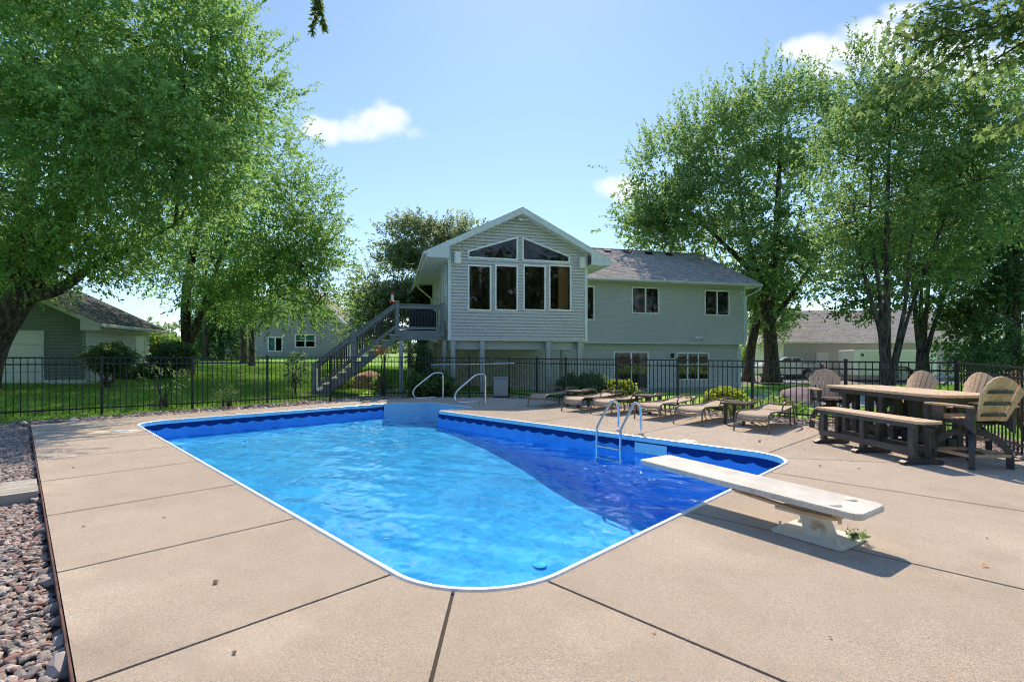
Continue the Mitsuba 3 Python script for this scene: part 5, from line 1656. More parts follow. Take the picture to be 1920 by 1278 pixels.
def tree(name, lab, trunk, r0, forks, lobes, n, per, slen, leaf, pal, seed, upb=0.15, hole=0.36, inner=0.5, droop=0.25, hs=0.9, spread=0.9, extra=None, twig=True, cat='tree', r1=None):
    """trunk: polyline; forks: lists of polylines of limbs [(points, r0, r1)]; lobes carry the leaves."""
    rg = np.random.default_rng(seed)
    k_ = thing(name, lab, cat)
    tp = arc3(trunk, 4 * len(trunk), 2)
    rr = np.linspace(r0, r0 * 0.7 if r1 is None else r1, len(tp))
    rr[:3] *= [1.45, 1.18, 1.06]
    part(k_, 'trunk', MB().tube(tp, rr, 14), 'bark', True)
    b = MB()
    ends = [tp[-1]]
    for pts, a_, c_ in forks:
        q_ = arc3(pts, 5 * len(pts), 2)
        b.tube(q_, np.linspace(a_, c_, len(q_)), 8)
        ends += list(q_[len(q_) // 3:])
    ends = np.array(ends)
    if twig:
        for lo in lobes:
            c = np.array(lo[:3])
            i = np.argmin(((ends - c) ** 2).sum(1) - 0.0)
            Lr = min(np.linalg.norm(c - ends[i]), 9.0)
            pts = limb(b, ends[i], c, 0.012 * Lr + 0.02, 0.02, rg, 0.05, 8, 0.06, 6)
            for j in range(5):
                u = nrm(rg.normal(size=3) + [0, 0, 0.4])
                limb(b, pts[rg.integers(3, 8)], c + u * np.array(lo[3:6]) * 0.85, 0.03, 0.008, rg, 0.03, 6, 0.05, 5)
    if b.n:
        part(k_, 'limb', b, 'bark', True)
    p, o = shell(lobes, n, rg, inner, hole, hs, seed)
    d = nrm(o + np.array([0, 0, upb]) + rg.normal(size=o.shape) * 0.45)
    v, f, c = sprays(p, d, slen * (0.6 + 0.8 * rg.random(len(p))), per, leaf[0], leaf[1], pal, rg, spread, droop)
    if extra is not None:
        v2, f2, c2 = extra(rg)
        v, f, c = np.vstack([v, v2]), np.vstack([f, f2 + len(v)]), np.vstack([c, c2])
    part(k_, 'crown', (v, f), 'leaf', color=c)
    return k_


def shoots(lobes, n, length, per, leaf, pal, up, out=0.6):
    """Long feathered shoots that break the outline."""
    def fn(rg):
        lo = np.asarray(lobes, float)
        w = rg.integers(len(lo), size=n)
        u = nrm(rg.normal(size=(n, 3)) + np.array([0, 0, 0.6]))
        p = lo[w, :3] + u * lo[w, 3:6] * 0.92
        d = nrm(u * out + np.array([0, 0, up]) + rg.normal(size=(n, 3)) * 0.2)
        return sprays(p, d, length * (0.6 + 0.7 * rg.random(n)), per, leaf[0], leaf[1], pal, rg, 0.75, 0.1)
    return fn


G_LOCUST = ((0.12, 0.285, 0.075), (0.38, 0.57, 0.18))
G_MAPLE = ((0.12, 0.245, 0.09), (0.37, 0.53, 0.20))
G_DARK = ((0.095, 0.19, 0.085), (0.21, 0.32, 0.14))
G_GREY = ((0.17, 0.25, 0.135), (0.37, 0.46, 0.25))
G_FRESH = ((0.17, 0.32, 0.075), (0.36, 0.52, 0.14))

# the big tree at left: thick leaning trunk, limbs spreading over the shed and the lawn
D1 = 15.2
tr1 = [at(-42, 752, D1), at(-36, 700, D1), at(-16, 640, D1), at(16, 588, D1), at(58, 535, D1)]
fk1 = [([at(58, 538, D1), at(95, 465, D1 + .4), at(140, 385, D1 + .4), at(158, 320, D1 + .4), at(165, 250, D1 + .4), at(142, 140, D1 + .4), at(150, 40, D1)], 0.30, 0.05),
       ([at(150, 345, D1 + .4), at(185, 300, D1 + .4), at(240, 265, D1 + .4), at(290, 190, D1 + .4), at(340, 90, D1 + .4)], 0.11, 0.025),
       ([at(120, 420, D1 + .4), at(180, 345, D1 + .4), at(260, 300, D1 + .4), at(345, 240, D1 + .4), at(430, 190, D1 + .4)], 0.12, 0.025),
       ([at(40, 560, D1), at(110, 545, D1), at(170, 500, D1 + .4), at(250, 462, D1 + .4), at(330, 420, D1)], 0.22, 0.03),
       ([at(30, 572, D1), at(30, 450, D1 + .5), at(60, 330, D1 + 1), at(40, 180, D1 + 1)], 0.3, 0.07),
       ([at(5, 602, D1), at(-60, 480, D1), at(-160, 330, D1), at(-220, 150, D1)], 0.3, 0.07)]
lob1 = [L_(40, 90, 13.5, 190, 170), L_(230, 60, 14, 170, 130), L_(340, 160, 13.6, 120, 110), L_(120, 300, 13.2, 170, 150), L_(290, 300, 14.5, 150, 140), L_(30, 440, 14, 120, 90),
        L_(-170, 260, 14.5, 260, 300), L_(395, 70, 14, 55, 55), L_(430, 170, 14.5, 80, 60), L_(230, 430, 15, 140, 85), L_(160, 160, 15.5, 200, 190), L_(-60, 480, 16, 150, 80), L_(380, 330, 15, 100, 100), L_(120, 480, 16.5, 120, 45), L_(120, -120, 14, 300, 120), L_(200, 230, 12.6, 170, 130), L_(330, 250, 13, 100, 80)]
tree('shade_tree', 'huge leaning shade tree with thick rough trunk at the left frame edge', tr1, 0.5, fk1, lob1, 12500, 13, 0.62, (0.14, 0.06), G_LOCUST, 3, 0.05, 0.33, 0.35, 0.35, 1.3, extra=shoots([L_(395, 60, 14, 60, 50), L_(440, 170, 14.5, 80, 70), L_(400, 110, 14.5, 60, 80), L_(340, 40, 14, 80, 60), L_(470, 200, 14.5, 40, 50)], 190, 1.4, 40, (0.12, 0.052), G_LOCUST, 0.1))
D2 = 23.0
tr2 = [at(352, 712, D2), at(352, 650, D2), at(348, 590, D2), at(350, 540, D2)]
fk2 = [([at(352, 650, D2), at(372, 600, D2), at(388, 560, D2), at(410, 490, D2), at(450, 380, D2)], 0.2, 0.05), ([at(350, 540, D2), at(370, 430, D2), at(420, 300, D2)], 0.2, 0.04), ([at(380, 580, D2), at(440, 530, D2), at(520, 480, D2), at(580, 440, D2)], 0.14, 0.03)]
lob2 = [L_(450, 300, D2, 90, 100), L_(420, 240, D2, 80, 80), L_(545, 395, D2, 62, 70), L_(500, 450, D2, 110, 90), L_(570, 500, D2, 66, 60), L_(385, 470, D2 - 1, 90, 80), L_(400, 380, D2 + 1, 120, 110), L_(530, 560, D2, 90, 46), L_(610, 460, D2, 34, 40), L_(330, 500, D2, 80, 60), L_(420, 560, D2, 80, 34), L_(600, 560, D2, 36, 46)]
sh2 = [L_(525, 325, D2, 50, 60), L_(575, 400, D2, 42, 60), L_(590, 500, D2, 30, 60), L_(465, 235, D2, 45, 45)]
tree('shade_tree', 'broad forked shade tree standing on the lawn behind the round bush', tr2, 0.27, fk2, lob2, 5000, 13, 0.82, (0.15, 0.073), G_LOCUST, 7, 0.05, 0.42, 0.4, 0.35, 2.0, extra=shoots(sh2, 260, 1.5, 22, (0.155, 0.073), G_LOCUST, 0.12))
for j, (px, py, yy, r_) in enumerate(((386, 676, 33.0, 0.17), (457, 684, 31.0, 0.21), (472, 690, 29.5, 0.18))):
    lb = [L_(px + 20, 470 - 10 * j, yy, 70, 80), L_(px - 40, 520, yy, 60, 50), L_(px + 70, 530, yy, 50, 45)]
    zb_ = float(gz(*at(px, 600, yy)[:2]))
    b_ = at(px, 600, yy)
    tree('shade_tree', ['slim dark trunked tree between the round bush and neighbour house', 'tree with thick dark trunk before the neighbour house, left of a pair', 'tree with dark trunk before the neighbour house, right of a pair'][j],
         [np.array([b_[0], b_[1], zb_ - 0.1]), np.array([b_[0], b_[1], zb_ + 1.2]), at(px - 3, 560, yy), at(px - 2, 520, yy)], r_, [([at(px - 2, 520, yy), at(px + 14, 450, yy), at(px + 20, 400, yy)], r_ * 0.6, 0.05)], lb, 260, 12, 1.0, (0.22, 0.10), G_LOCUST, 40 + j, 0.05, 0.36, 0.4, 0.35, 2.0)
# conifer behind
def conifer(lab, px, yy, pyb, pyt, halfw, seed, pal=G_DARK, n=2600, leaf=(0.30, 0.07)):
    rg = np.random.default_rng(seed)
    k_ = thing('spruce_tree', lab, 'spruce tree')
    b_, t_ = at(px, pyb, yy), at(px, pyt, yy)
    b_[2] = min(b_[2], float(gz(b_[0], b_[1])))
    part(k_, 'trunk', MB().tube(arc3([b_, (b_ + t_) / 2, t_], 8, 0), np.linspace(0.24, 0.03, 8), 8), 'bark', True)
    t = rg.random(n) ** 0.75
    th = rg.random(n) * 2 * np.pi
    layer = np.floor(t * 13) / 13
    hh = layer + 0.02 * rg.normal(size=n)
    rmax = halfw * yy / F * (1 - layer) ** 0.8 * (0.75 + 0.35 * meshkit.noise(np.stack([layer * 9, np.cos(th) * 1.6, np.sin(th) * 1.6], 1), seed))
    r = rmax * rg.random(n) ** 0.5
    p = b_ + (t_ - b_) * (0.06 + 0.94 * np.clip(hh, 0, 1))[:, None] + np.stack([np.cos(th) * r, np.sin(th) * r, -0.32 * r + 0.18 * r * r / np.maximum(rmax, 0.2)], 1)
    d = nrm(np.stack([np.cos(th), np.sin(th), -0.25 + 0.2 * rg.random(n)], 1) + rg.normal(size=(n, 3)) * 0.2)
    v, f, c = sprays(p, d, 0.5, 8, leaf[0], leaf[1], pal, rg, 0.7, 0.25)
    part(k_, 'crown', (v, f), 'leaf', color=c)


conifer('dark drooping spruce behind the forked tree, left of the neighbour house', 415, 35.0, 690, 520, 62, 51)
# tree behind the house
D7 = 31.0
lob7 = [L_(815, 470, D7, 62, 52), L_(770, 455, D7, 45, 40), L_(760, 530, D7, 70, 50), L_(715, 540, D7, 44, 42), L_(705, 590, D7, 42, 40), L_(870, 455, D7, 40, 34), L_(750, 590, D7, 60, 46), L_(820, 560, D7 + 1, 60, 50), L_(690, 620, D7, 30, 30)]
tree('leafy_tree', 'grey-green leafy tree rising behind the deck landing and sunroom roof', [at(790, 690, D7), at(790, 620, D7), at(785, 560, D7)], 0.3, [([at(785, 560, D7), at(810, 500, D7), at(820, 440, D7)], 0.2, 0.04), ([at(788, 600, D7), at(740, 560, D7), at(700, 560, D7)], 0.18, 0.03)],
     lob7, 5200, 12, 0.7, (0.19, 0.095), G_GREY, 11, 0.2, 0.36, 0.45, 0.2, 1.3, extra=shoots([L_(700, 540, D7, 30, 40), L_(800, 430, D7, 60, 20), L_(690, 590, D7, 20, 40)], 60, 1.1, 14, (0.18, 0.09), G_GREY, 0.3))
# maple behind the right end of the wing
D3 = 32.0
tr3 = [at(1447, 716, D3), at(1446, 660, D3), at(1442, 610, D3), at(1438, 585, D3)]
fk3 = [([at(1440, 600, D3), at(1420, 520, D3), at(1395, 420, D3), at(1380, 300, D3)], 0.3, 0.06), ([at(1438, 585, D3), at(1455, 480, D3), at(1460, 340, D3), at(1465, 220, D3)], 0.34, 0.06),
       ([at(1450, 600, D3), at(1490, 545, D3), at(1540, 470, D3), at(1565, 430, D3)], 0.18, 0.04), ([at(1420, 520, D3), at(1340, 440, D3), at(1270, 380, D3)], 0.2, 0.04)]
lob3 = [L_(1255, 330, D3, 60, 64), L_(1330, 290, D3, 76, 70), L_(1440, 250, D3, 100, 78), L_(1250, 410, D3, 60, 54), L_(1330, 420, D3, 110, 100), L_(1470, 380, D3, 110, 120), L_(1530, 260, D3, 54, 60), L_(1380, 480, D3, 120, 80), L_(1490, 500, D3, 80, 60), L_(1215, 390, D3, 30, 30), L_(1460, 200, D3, 56, 34), L_(1235, 440, D3, 46, 28), L_(1420, 560, D3, 60, 36)]
sh3 = [L_(1255, 310, D3, 55, 40), L_(1330, 260, D3, 66, 50), L_(1440, 210, D3, 90, 40), L_(1510, 230, D3, 60, 50)]
tree('maple_tree', 'tall dense maple standing behind the right end of the house', tr3, 0.48, fk3, lob3, 6400, 12, 1.0, (0.23, 0.13), G_MAPLE, 13, 0.45, 0.37, 0.4, 0.15, 2.0, extra=shoots(sh3, 240, 2.2, 26, (0.2, 0.1), G_MAPLE, 1.2, 0.45))
tree('maple_tree', 'leaning dark maple trunk between the house corner and the tall maple', [at(1402, 716, D3 + 2), at(1408, 650, D3 + 2), at(1420, 600, D3 + 2)], 0.36, [([at(1420, 600, D3 + 2), at(1410, 540, D3 + 2)], 0.2, 0.06)], [L_(1415, 560, D3 + 2, 50, 40), L_(1440, 600, D3 + 3, 30, 26)], 700, 12, 1.0, (0.22, 0.12), G_MAPLE, 14, 0.3, 0.36, 0.4, 0.15, 2.0)
# multi-stemmed maple between the fence and the garage
D4 = 19.5
tr4 = [at(1664, 752, D4), at(1664, 735, D4), at(1664, 720, D4)]
fk4 = [([at(1656, 735, D4), at(1657, 690, D4), at(1652, 620, D4), at(1632, 560, D4), at(1612, 480, D4), at(1600, 380, D4)], 0.145, 0.04), ([at(1664, 735, D4), at(1663, 660, D4), at(1663, 560, D4), at(1662, 470, D4), at(1665, 330, D4), at(1670, 210, D4)], 0.165, 0.04),
       ([at(1672, 735, D4), at(1674, 690, D4), at(1684, 640, D4), at(1698, 570, D4), at(1705, 480, D4), at(1725, 350, D4)], 0.12, 0.035), ([at(1670, 738, D4 + .3), at(1680, 680, D4 + .5), at(1700, 600, D4 + .5), at(1760, 440, D4), at(1800, 330, D4)], 0.10, 0.03), ([at(1655, 620, D4), at(1648, 530, D4), at(1630, 420, D4), at(1635, 300, D4)], 0.09, 0.03)]
lob4 = [L_(1635, 190, D4, 56, 56), L_(1600, 300, D4, 64, 70), L_(1690, 250, D4, 84, 90), L_(1790, 270, D4, 100, 90), L_(1660, 390, D4, 100, 70), L_(1790, 420, D4 + 1, 110, 80), L_(1585, 420, D4, 50, 60), L_(1600, 520, D4, 56, 40), L_(1860, 330, D4 - 1, 90, 130), L_(1720, 510, D4 + 1, 80, 50), L_(1880, 200, D4 - 1, 70, 80), L_(1760, 190, D4, 60, 50)]
tree('maple_tree', 'multi-stemmed maple with fanning trunks behind the dining table fence', tr4, 0.27, fk4, lob4, 6200, 11, 0.65, (0.135, 0.082), G_MAPLE, 17, 0.3, 0.44, 0.35, 0.2, 1.3, extra=shoots([L_(1635, 150, D4, 40, 40), L_(1700, 180, D4, 60, 50), L_(1590, 290, D4, 50, 50)], 130, 1.6, 24, (0.13, 0.075), G_MAPLE, 1.0, 0.5))
D5 = 24.0
tr5 = [at(1731, 735, D5), at(1730, 690, D5), at(1729, 660, D5)]
fk5 = [([at(1726, 665, D5), at(1718, 600, D5), at(1712, 540, D5), at(1705, 440, D5)], 0.15, 0.04), ([at(1732, 665, D5), at(1735, 600, D5), at(1742, 530, D5), at(1750, 400, D5)], 0.12, 0.035), ([at(1736, 665, D5), at(1748, 620, D5), at(1768, 560, D5), at(1800, 470, D5)], 0.12, 0.035), ([at(1729, 660, D5), at(1727, 590, D5), at(1728, 520, D5)], 0.13, 0.05)]
lob5 = [L_(1740, 450, D5, 80, 70), L_(1790, 530, D5, 64, 50), L_(1690, 470, D5 + 1, 60, 60), L_(1800, 610, D5, 40, 34), L_(1770, 360, D5 + 1, 80, 70), L_(1620, 560, D5 + 2, 40, 30)]
tree('maple_tree', 'maple with vase-shaped bundle of stems right of the multi-stemmed one', tr5, 0.33, fk5, lob5, 2700, 11, 0.7, (0.18, 0.11), ((0.09, 0.20, 0.06), (0.23, 0.36, 0.10)), 19, 0.2, 0.38, 0.35, 0.2, 1.4)
D6 = 23.0
lob6 = [L_(1890, 420, D6, 70, 110), L_(1850, 560, D6 + 1, 60, 80), L_(1910, 600, D6, 80, 100), L_(1840, 650, D6, 40, 40), L_(1960, 450, D6, 90, 160), L_(1900, 680, D6 - 1, 90, 40)]
tree('evergreen_tree', 'dark evergreen tree filling the right frame edge behind the fence', [at(1900, 735, D6), at(1900, 600, D6), at(1900, 400, D6)], 0.3, [], lob6, 3600, 10, 0.7, (0.2, 0.085), ((0.11, 0.22, 0.10), (0.26, 0.40, 0.18)), 23, -0.1, 0.36, 0.35, 0.4, 1.2)
conifer('light green spruce glimpsed between the maple trunk and the garage', 1482, 46.0, 700, 575, 34, 61, G_GREY, 1200, (0.4, 0.12))
conifer('light green spruce behind the house corner, left of the tall maple', 1425, 48.0, 700, 590, 36, 62, G_FRESH, 1200, (0.4, 0.12))
# overhanging branches near the camera
mb_ = thing('overhanging_branch', 'maple branches with large lobed leaves hanging in from top right corner', 'branch')
rg = np.random.default_rng(77)


def lobed(base, d, n, s, col, rg):
    """Five-lobed maple leaves, ten triangles each."""
    k = len(base)
    d = nrm(d)
    side = nrm(np.cross(d, n))
    up = np.cross(side, d)
    prof = [(0, 0), (-0.10, 0.10), (-0.50, 0.02), (-0.30, 0.28), (-0.62, 0.55), (-0.22, 0.55), (0, 1.05), (0.22, 0.55), (0.62, 0.55), (0.30, 0.28), (0.50, 0.02), (0.10, 0.10)]
    s = np.broadcast_to(s, k)[:, None]
    pts = [base + side * (a * s) + d * (b * s) + up * (0.18 * abs(a) * s - 0.12 * b * b * s) for a, b in prof]
    c0 = base + d * (0.32 * s) - up * 0.02 * s
    v = np.stack([c0] + pts, 1).reshape(-1, 3)
    m = len(prof)
    fan = np.array([[0, 1 + i, 1 + (i + 1) % m] for i in range(m)])
    f = (np.arange(k)[:, None, None] * (m + 1) + fan).reshape(-1, 3)
    return v, f, np.repeat(col, m + 1, 0)


DB = 5.2
twigs = [[at(2080, -80, DB), at(1960, -10, DB), at(1880, 40, DB), at(1800, 62, DB), at(1735, 82, DB - .1), at(1672, 62, DB - .2)], [at(1880, 40, DB), at(1800, 100, DB), at(1745, 130, DB), at(1700, 160, DB - .1), at(1650, 185, DB - .2)],
         [at(2060, 20, DB), at(1960, 60, DB), at(1910, 85, DB), at(1870, 110, DB), at(1845, 130, DB)], [at(2000, -60, DB + .3), at(1900, -20, DB + .3), at(1820, 10, DB + .3), at(1770, 20, DB + .3), at(1735, 15, DB + .3)], [at(2090, 180, DB), at(2000, 200, DB), at(1930, 215, DB), at(1885, 240, DB)], [at(1800, 62, DB), at(1760, 50, DB + .1), at(1720, 42, DB)], [at(1960, -10, DB), at(1930, 40, DB - .2), at(1890, 20, DB - .3)]]
b = MB()
P, Dd = [], []
for i, tw_ in enumerate(twigs):
    q_ = arc3(tw_, 24, 1)
    b.tube(q_, np.linspace(0.022 if i in (0, 2, 3) else 0.012, 0.004, 24), 6)
    tl_ = nrm(np.gradient(q_, axis=0))
    for j in range(3, 24):
        for _ in range(13 if i in (0, 1, 3) else 11):
            o_ = rg.normal(size=3) * [0.11, 0.14, 0.09]
            P.append(q_[j] + o_)
            Dd.append(nrm(tl_[j] * 0.5 + nrm(o_) * 0.8 + [0, 0, -0.7]))
part(mb_, 'twig', b, 'bark', True)
P, Dd = np.array(P), np.array(Dd)
tone = rg.random((len(P), 1))
v, f, c = lobed(P, Dd, nrm(rg.normal(size=P.shape) * 0.6 + [0, -0.3, 0.8]), 0.07 * (0.7 + 0.6 * rg.random(len(P))), np.array([0.08, 0.15, 0.06]) * (1 - tone) + np.array([0.24, 0.34, 0.11]) * tone, rg)
part(mb_, 'foliage', (v, f), 'leaf', color=c)
hs_ = thing('hanging_sprig', 'single leafy sprig hanging from the top edge against blue sky', 'branch')
b = MB()
P, Dd = [], []
for x0, x1, yb in ((598, 585, 60), (596, 607, 52)):
    q_ = arc3([at(600, -90, 6.0), at(x0, -20, 6.0), at((x0 + x1) / 2, 15, 6.0), at(x1, yb, 6.0)], 30, 1)
    b.tube(q_, np.linspace(0.006, 0.002, 30), 5)
    for j in range(2, 30):
        for _ in range(5):
            P.append(q_[j])
            o_ = rg.normal(size=3)
            Dd.append(nrm(nrm(o_) * 0.75 + [0, 0, -0.75]))
part(hs_, 'twig', b, 'bark', True)
P, Dd = np.array(P), np.array(Dd)
tone = rg.random((len(P), 1))
v, f, c = leaves(P, Dd, nrm(rg.normal(size=P.shape)), 0.085, 0.034, np.array([0.08, 0.14, 0.05]) * (1 - tone) + np.array([0.2, 0.27, 0.08]) * tone, rg)
part(hs_, 'foliage', (v, f), 'leaf', color=c)

# ------------------------------------------------------------------ bushes and plants


def bush(name, lab, c, s, n, leaf, pal, seed, per=6, slen=0.18, stems=8, up=0.5, cat='bush', hole=0.30, stem_h=0.0):
    rg = np.random.default_rng(seed)
    k_ = thing(name, lab, cat)
    c = np.asarray(c, float)
    z0 = float(gz(c[0], c[1]))
    p, o = shell([(*c, *s)], n, rg, 0.45, hole, max(s) * 0.4, seed)
    ok = p[:, 2] > z0 + 0.02
    p, o = p[ok], o[ok]
    d = nrm(o + [0, 0, up] + rg.normal(size=o.shape) * 0.4)
    v, f, cc_ = sprays(p, d, slen, per, leaf[0], leaf[1], pal, rg, 0.8, 0.15)
    b = MB()
    for i in range(stems):
        a_ = rg.random() * 6.28
        e_ = c + np.array([math.cos(a_) * s[0], math.sin(a_) * s[1], 0.2 * s[2]]) * rg.uniform(0.2, 0.8)
        limb(b, [c[0] + 0.1 * math.cos(a_), c[1] + 0.1 * math.sin(a_), z0 - 0.05], e_, 0.028, 0.012, rg, -0.05, 6, 0.08, 5)
    part(k_, 'stem', b, 'bark', True)
    part(k_, 'foliage', (v, f), 'leaf', color=cc_)


def on(px, y, dz):
    b_ = at(px, 600, y)
    b_[2] = float(gz(b_[0], b_[1])) + dz
    return b_


bush('round_bush', 'dark leafy bush on bare stems at the pale shed corner', on(207, 17.4, 1.05), (0.64, 0.55, 0.42), 1200, (0.10, 0.045), G_DARK, 71, up=0.4)
bush('round_bush', 'clipped dark ball bush on short stem beside the forked tree', on(325, 21.0, 0.95), (0.74, 0.7, 0.52), 2200, (0.09, 0.04), G_DARK, 72, up=0.3, hole=0.2)
bush('hosta_plant', 'low leafy plants along the pale shed side wall', on(262, 20.5, 0.2), (0.9, 0.4, 0.22), 300, (0.2, 0.09), G_MAPLE, 73, up=0.8, cat='plant')
bush('sapling', 'thin leafy sapling rising at the fence before the ball bush', on(312, 13.6, 0.72), (0.5, 0.35, 0.35), 42, (0.11, 0.042), G_DARK, 74, up=0.6, slen=0.3, stems=4, cat='sapling')
bush('sapling', 'small leafy sapling behind the fence near the stair foot', on(556, 17.2, 0.95), (0.26, 0.26, 0.46), 110, (0.11, 0.05), G_DARK, 75, up=0.3, slen=0.25, stems=3, cat='sapling')
bush('grass_clump', 'thin grassy plant clump on the gravel by the left fence', on(424, 13.9, 0.25), (0.16, 0.16, 0.26), 60, (0.22, 0.012), G_DARK, 76, up=1.4, slen=0.25, cat='plant')
bush('flowering_shrub', 'bright yellow-green flowering shrub before the patio door', on(1165, 17.6, 0.28), (0.5, 0.4, 0.36), 700, (0.10, 0.06), ((0.24, 0.33, 0.04), (0.5, 0.56, 0.10)), 77, up=0.9, cat='shrub')
bush('flowering_shrub', 'bright yellow-green flowering shrub below the triple window', on(1359, 14.4, 0.24), (0.56, 0.42, 0.32), 800, (0.09, 0.055), ((0.24, 0.33, 0.04), (0.5, 0.56, 0.10)), 78, up=0.9, cat='shrub')
bush('strap_leaf_plant', 'dark strap-leaved clump beside the right sunroom post', on(1108, 17.9, 0.32), (0.42, 0.34, 0.32), 260, (0.36, 0.035), G_DARK, 79, up=0.9, slen=0.3, cat='plant')
bush('strap_leaf_plant', 'dark strap-leaved clump under the sunroom, left of the right post', on(1068, 18.6, 0.3), (0.28, 0.3, 0.3), 130, (0.34, 0.035), G_DARK, 80, up=0.9, slen=0.3, cat='plant')
bush('hydrangea_plant', 'broad-leaved dark green plant behind the first grab rail', on(808, 17.8, 0.42), (0.72, 0.5, 0.46), 420, (0.2, 0.12), G_MAPLE, 81, up=0.5, cat='plant')
bush('hanging_basket_plant', 'trailing green plant hanging under the deck landing', on(788, 17.9, 1.35), (0.34, 0.3, 0.5), 300, (0.16, 0.03), G_DARK, 82, up=-0.3, stems=2, cat='plant')
bush('white_flower_plant', 'small leafy plant at the left foot of the big boulder', on(637, 19.6, 0.35), (0.42, 0.3, 0.36), 220, (0.1, 0.06), G_FRESH, 83, up=0.6, cat='plant')
bush('white_flower_plant', 'small leafy plant at the right foot of the big boulder', on(718, 19.6, 0.3), (0.3, 0.3, 0.3), 160, (0.1, 0.05), G_MAPLE, 84, up=0.6, cat='plant')
bush('flower_basket', 'orange flowers in a basket beside the stair stringer', on(714, 17.7, 1.62), (0.15, 0.12, 0.08), 34, (0.05, 0.035), ((0.85, 0.42, 0.08), (0.92, 0.58, 0.16)), 85, up=0.6, stems=2, cat='flowers')
bush('weed', 'small green weed growing at the diving board base', gp(1607, 1016) + [0, 0, 0.05], (0.045, 0.042, 0.03), 50, (0.02, 0.012), G_MAPLE, 86, per=4, slen=0.04, stems=0 + 2, cat='weed')
bush('pink_flower_bush', 'pink flowering bush at the right edge behind the swivel chair', on(1935, 8.6, 0.75), (0.35, 0.35, 0.45), 260, (0.07, 0.05), ((0.25, 0.16, 0.12), (0.5, 0.27, 0.3)), 87, up=0.3, cat='bush')
bush('lawn_plant', 'low weedy greenery behind the loungers at the fence foot', on(1440, 12.0, 0.12), (1.0, 0.4, 0.25), 260, (0.14, 0.03), G_FRESH, 88, up=0.8, cat='plant')
for j, (px, w) in enumerate(((270, 1.8), (300, 1.6), (560, 2.2), (610, 1.5), (235, 2.2))):
    bush('distant_shrub', ['yellow-green garden shrub far behind the ball bush', 'green garden shrub far behind the ball bush', 'green shrub far behind the forked tree', 'green shrub at the corner of the neighbour house', 'green shrub far beyond the shed'][j], on(px + (0 if j < 2 or j == 4 else 60), 47.0 if j in (0, 1, 4) else 52.0, 0.8), (w, 1.2, 1.1), 420, (0.28, 0.16), G_FRESH if j != 0 else ((0.25, 0.27, 0.03), (0.4, 0.38, 0.05)), 90 + j, slen=0.4)

# far trees closing the horizon, read as one mass
rg = np.random.default_rng(3)
lobs = []
for a_ in np.linspace(-62, 62, 110):
    rr_ = 105 + rg.uniform(-12, 25)
    x, y = math.sin(math.radians(a_)) * rr_, math.cos(math.radians(a_)) * rr_
    h_ = rg.uniform(2.0, 4.4)
    lobs.append((x, y, float(gz(x, y)) + h_ * 0.5, rg.uniform(2.4, 4.2), 2.5, h_))
for a_ in np.linspace(110, 250, 46):
    rr_ = 36 + rg.uniform(-5, 8)
    x, y = math.sin(math.radians(a_)) * rr_, math.cos(math.radians(a_)) * rr_
    h_ = rg.uniform(6.5, 9.5)
    lobs.append((x, y, h_ * 0.9, rg.uniform(2.6, 4.0), 2.5, h_))
p, o = shell(lobs, 26000, rg, 0.6, 0.2, 3.0, 2)
v, f, c = sprays(p, nrm(o + rg.normal(size=o.shape) * 0.5), 0.9, 3, 0.9, 0.6, G_GREY, rg)
struct('treeline', (v, f), 'leaf', kind='stuff', label='low mass of far trees along the horizon', color=c)

# grass blades on the lawn behind the left fence and beside the house
def blades(poly, n, seed, dens_pow=1.0):
    rg = np.random.default_rng(seed)
    x0, y0, x1, y1 = poly.bounds
    x, y = rg.uniform(x0, x1, n), rg.uniform(y0, y1, n)
    keep = shapely.contains_xy(poly, x, y) & (rg.random(n) < np.clip((15 / np.maximum(y, 8)) ** 1.6, 0, 1))
    x, y = x[keep], y[keep]
    n = len(x)
    z = gz(x, y)
    s = np.clip(y / 14, 0.8, 2.4)
    th = rg.random(n) * 6.28
    h_ = (0.05 + 0.05 * rg.random(n)) * np.minimum(s, 1.3)
    w = 0.006 * s * 1.5
    le = rg.normal(size=(n, 2)) * 0.03
    a_ = np.stack([x - np.cos(th) * w, y - np.sin(th) * w, z - 0.01], 1)
    b_ = np.stack([x + np.cos(th) * w, y + np.sin(th) * w, z - 0.01], 1)
    c_ = np.stack([x + le[:, 0], y + le[:, 1], z + h_], 1)
    v = np.stack([a_, b_, c_], 1).reshape(-1, 3)
    t = rg.random((n, 1))
    patch = meshkit.fbm(np.stack([x, y, 0 * x], 1) * 0.6, 3, 5)[:, None]
    t = np.clip(t * 0.6 + patch * 0.5, 0, 1)
    col = np.array([0.15, 0.30, 0.055]) * (1 - t) + np.array([0.36, 0.56, 0.13]) * t
    return v, np.arange(3 * n).reshape(n, 3), np.repeat(col, 3, 0)


lawnL = Polygon([pq(-16, 22.4)[:2], pq(-3, 21.7)[:2], pq(2, 21.75)[:2], pq(6, 22.1)[:2], pq(9.7, 22.4)[:2], (-5.6, 17.8), (-6.5, 34), (-30, 34), (-30, 8)]).difference(Polygon([S0[:2], (S0 + SY * SL)[:2], (S0 + SY * SL + SX * SWD)[:2], (S0 + SX * SWD)[:2]]).buffer(0.3))
v, f, c = blades(lawnL, 900000, 4)
struct('grass', (v, f), 'blade', kind='stuff', color=c)
lawnR = Polygon([(7.0, 11.9), (9.2, 9.8), (9.0, 5), (14, 5), (24, 20), (30, 31), (14.5, 30), (14.6, 20), (12.5, 15.4), (9, 14)])
v, f, c = blades(lawnR, 260000, 8)
struct('grass', (v, f), 'blade', kind='stuff', color=c)
v, f, c = blades(Polygon([(-5.5, 20.5), (0, 22), (0, 30), (-9, 32), (-6.4, 22)]), 90000, 9)
struct('grass', (v, f), 'blade', kind='stuff', color=c)

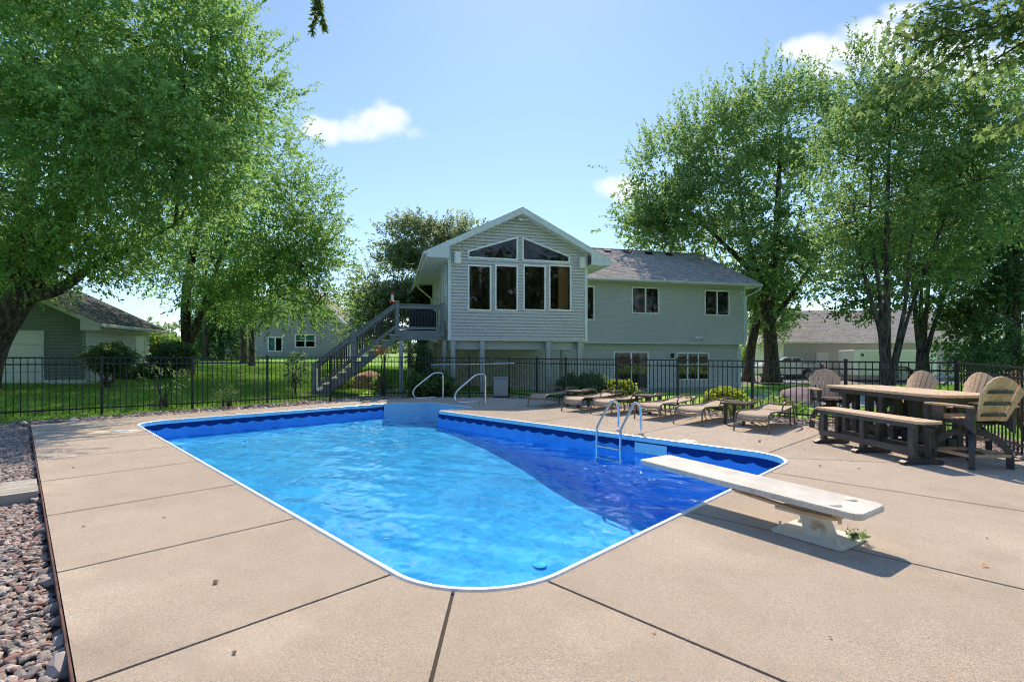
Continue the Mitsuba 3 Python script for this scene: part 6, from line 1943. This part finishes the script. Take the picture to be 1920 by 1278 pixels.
# ------------------------------------------------------------------ dry leaves on the deck
rg = np.random.default_rng(12)
DL = [(405, 1093, 'dry_leaf', 0.05, 'curled dark dry leaf on the left deck strip, biggest there'), (307, 971, 'dry_leaf', 0.03, 'tiny dry leaf on left deck strip, mid slab'), (157, 988, 'dry_leaf', 0.03, 'tiny dry leaf near the gravel side of the left deck strip'),
      (138, 877, 'dry_leaf', 0.035, 'dry leaf bits on the far part of left deck strip'), (115, 846, 'dry_leaf', 0.04, 'small dry leaf by the tree shadow on the left deck'), (1423, 828, 'dry_leaf', 0.10, 'crumpled dark leaf cluster on deck between ladder and bench'),
      (1508, 842, 'dry_leaf', 0.04, 'small dry leaf on deck just before the bench'), (1538, 874, 'dry_leaf', 0.05, 'small dry leaf beside the deck joint at pool corner'), (1610, 879, 'dry_leaf', 0.04, 'small dry leaf on deck in front of bench'),
      (1227, 1187, 'orange_leaf', 0.02, 'tiny reddish leaf lying in the long deck joint'), (1847, 1062, 'orange_leaf', 0.045, 'orange leaf on the deck at far right'), (1557, 1196, 'dry_leaf', 0.02, 'dark pebble-like leaf crumb on the right foreground slab'), (1851, 1010, 'dry_leaf', 0.022, 'dark leaf crumb right of the diving board'), (440, 1225, 'dry_leaf', 0.03, 'narrow dry leaf on the left foreground slab')]
for px, py, m_, s_, lab in DL:
    w = gp(px, py)
    a_ = rg.random() * 6.28
    u_, v_ = np.array([math.cos(a_), math.sin(a_), 0]), np.array([-math.sin(a_), math.cos(a_), 0])
    g_ = []
    for i in range(7):
        t = i / 6
        wd = math.sin(math.pi * min(t * 1.05, 1)) * 0.32 * s_
        z_ = 0.004 + 0.22 * s_ * math.sin(t * 2.6)
        g_ += [w + u_ * (t - 0.5) * s_ - v_ * wd + UP * (z_ + 0.25 * wd), w + u_ * (t - 0.5) * s_ + UP * z_ * 0.8, w + u_ * (t - 0.5) * s_ + v_ * wd + UP * (z_ + 0.35 * wd)]
    k_ = np.array([[i * 3 + j, i * 3 + j + 1, i * 3 + j + 4, i * 3 + j + 3] for i in range(6) for j in range(2)])
    k2 = thing('fallen_leaf', lab, 'leaf', 'dry leaves lying on the deck')
    put(k2, (np.array(g_), k_), m_, True)
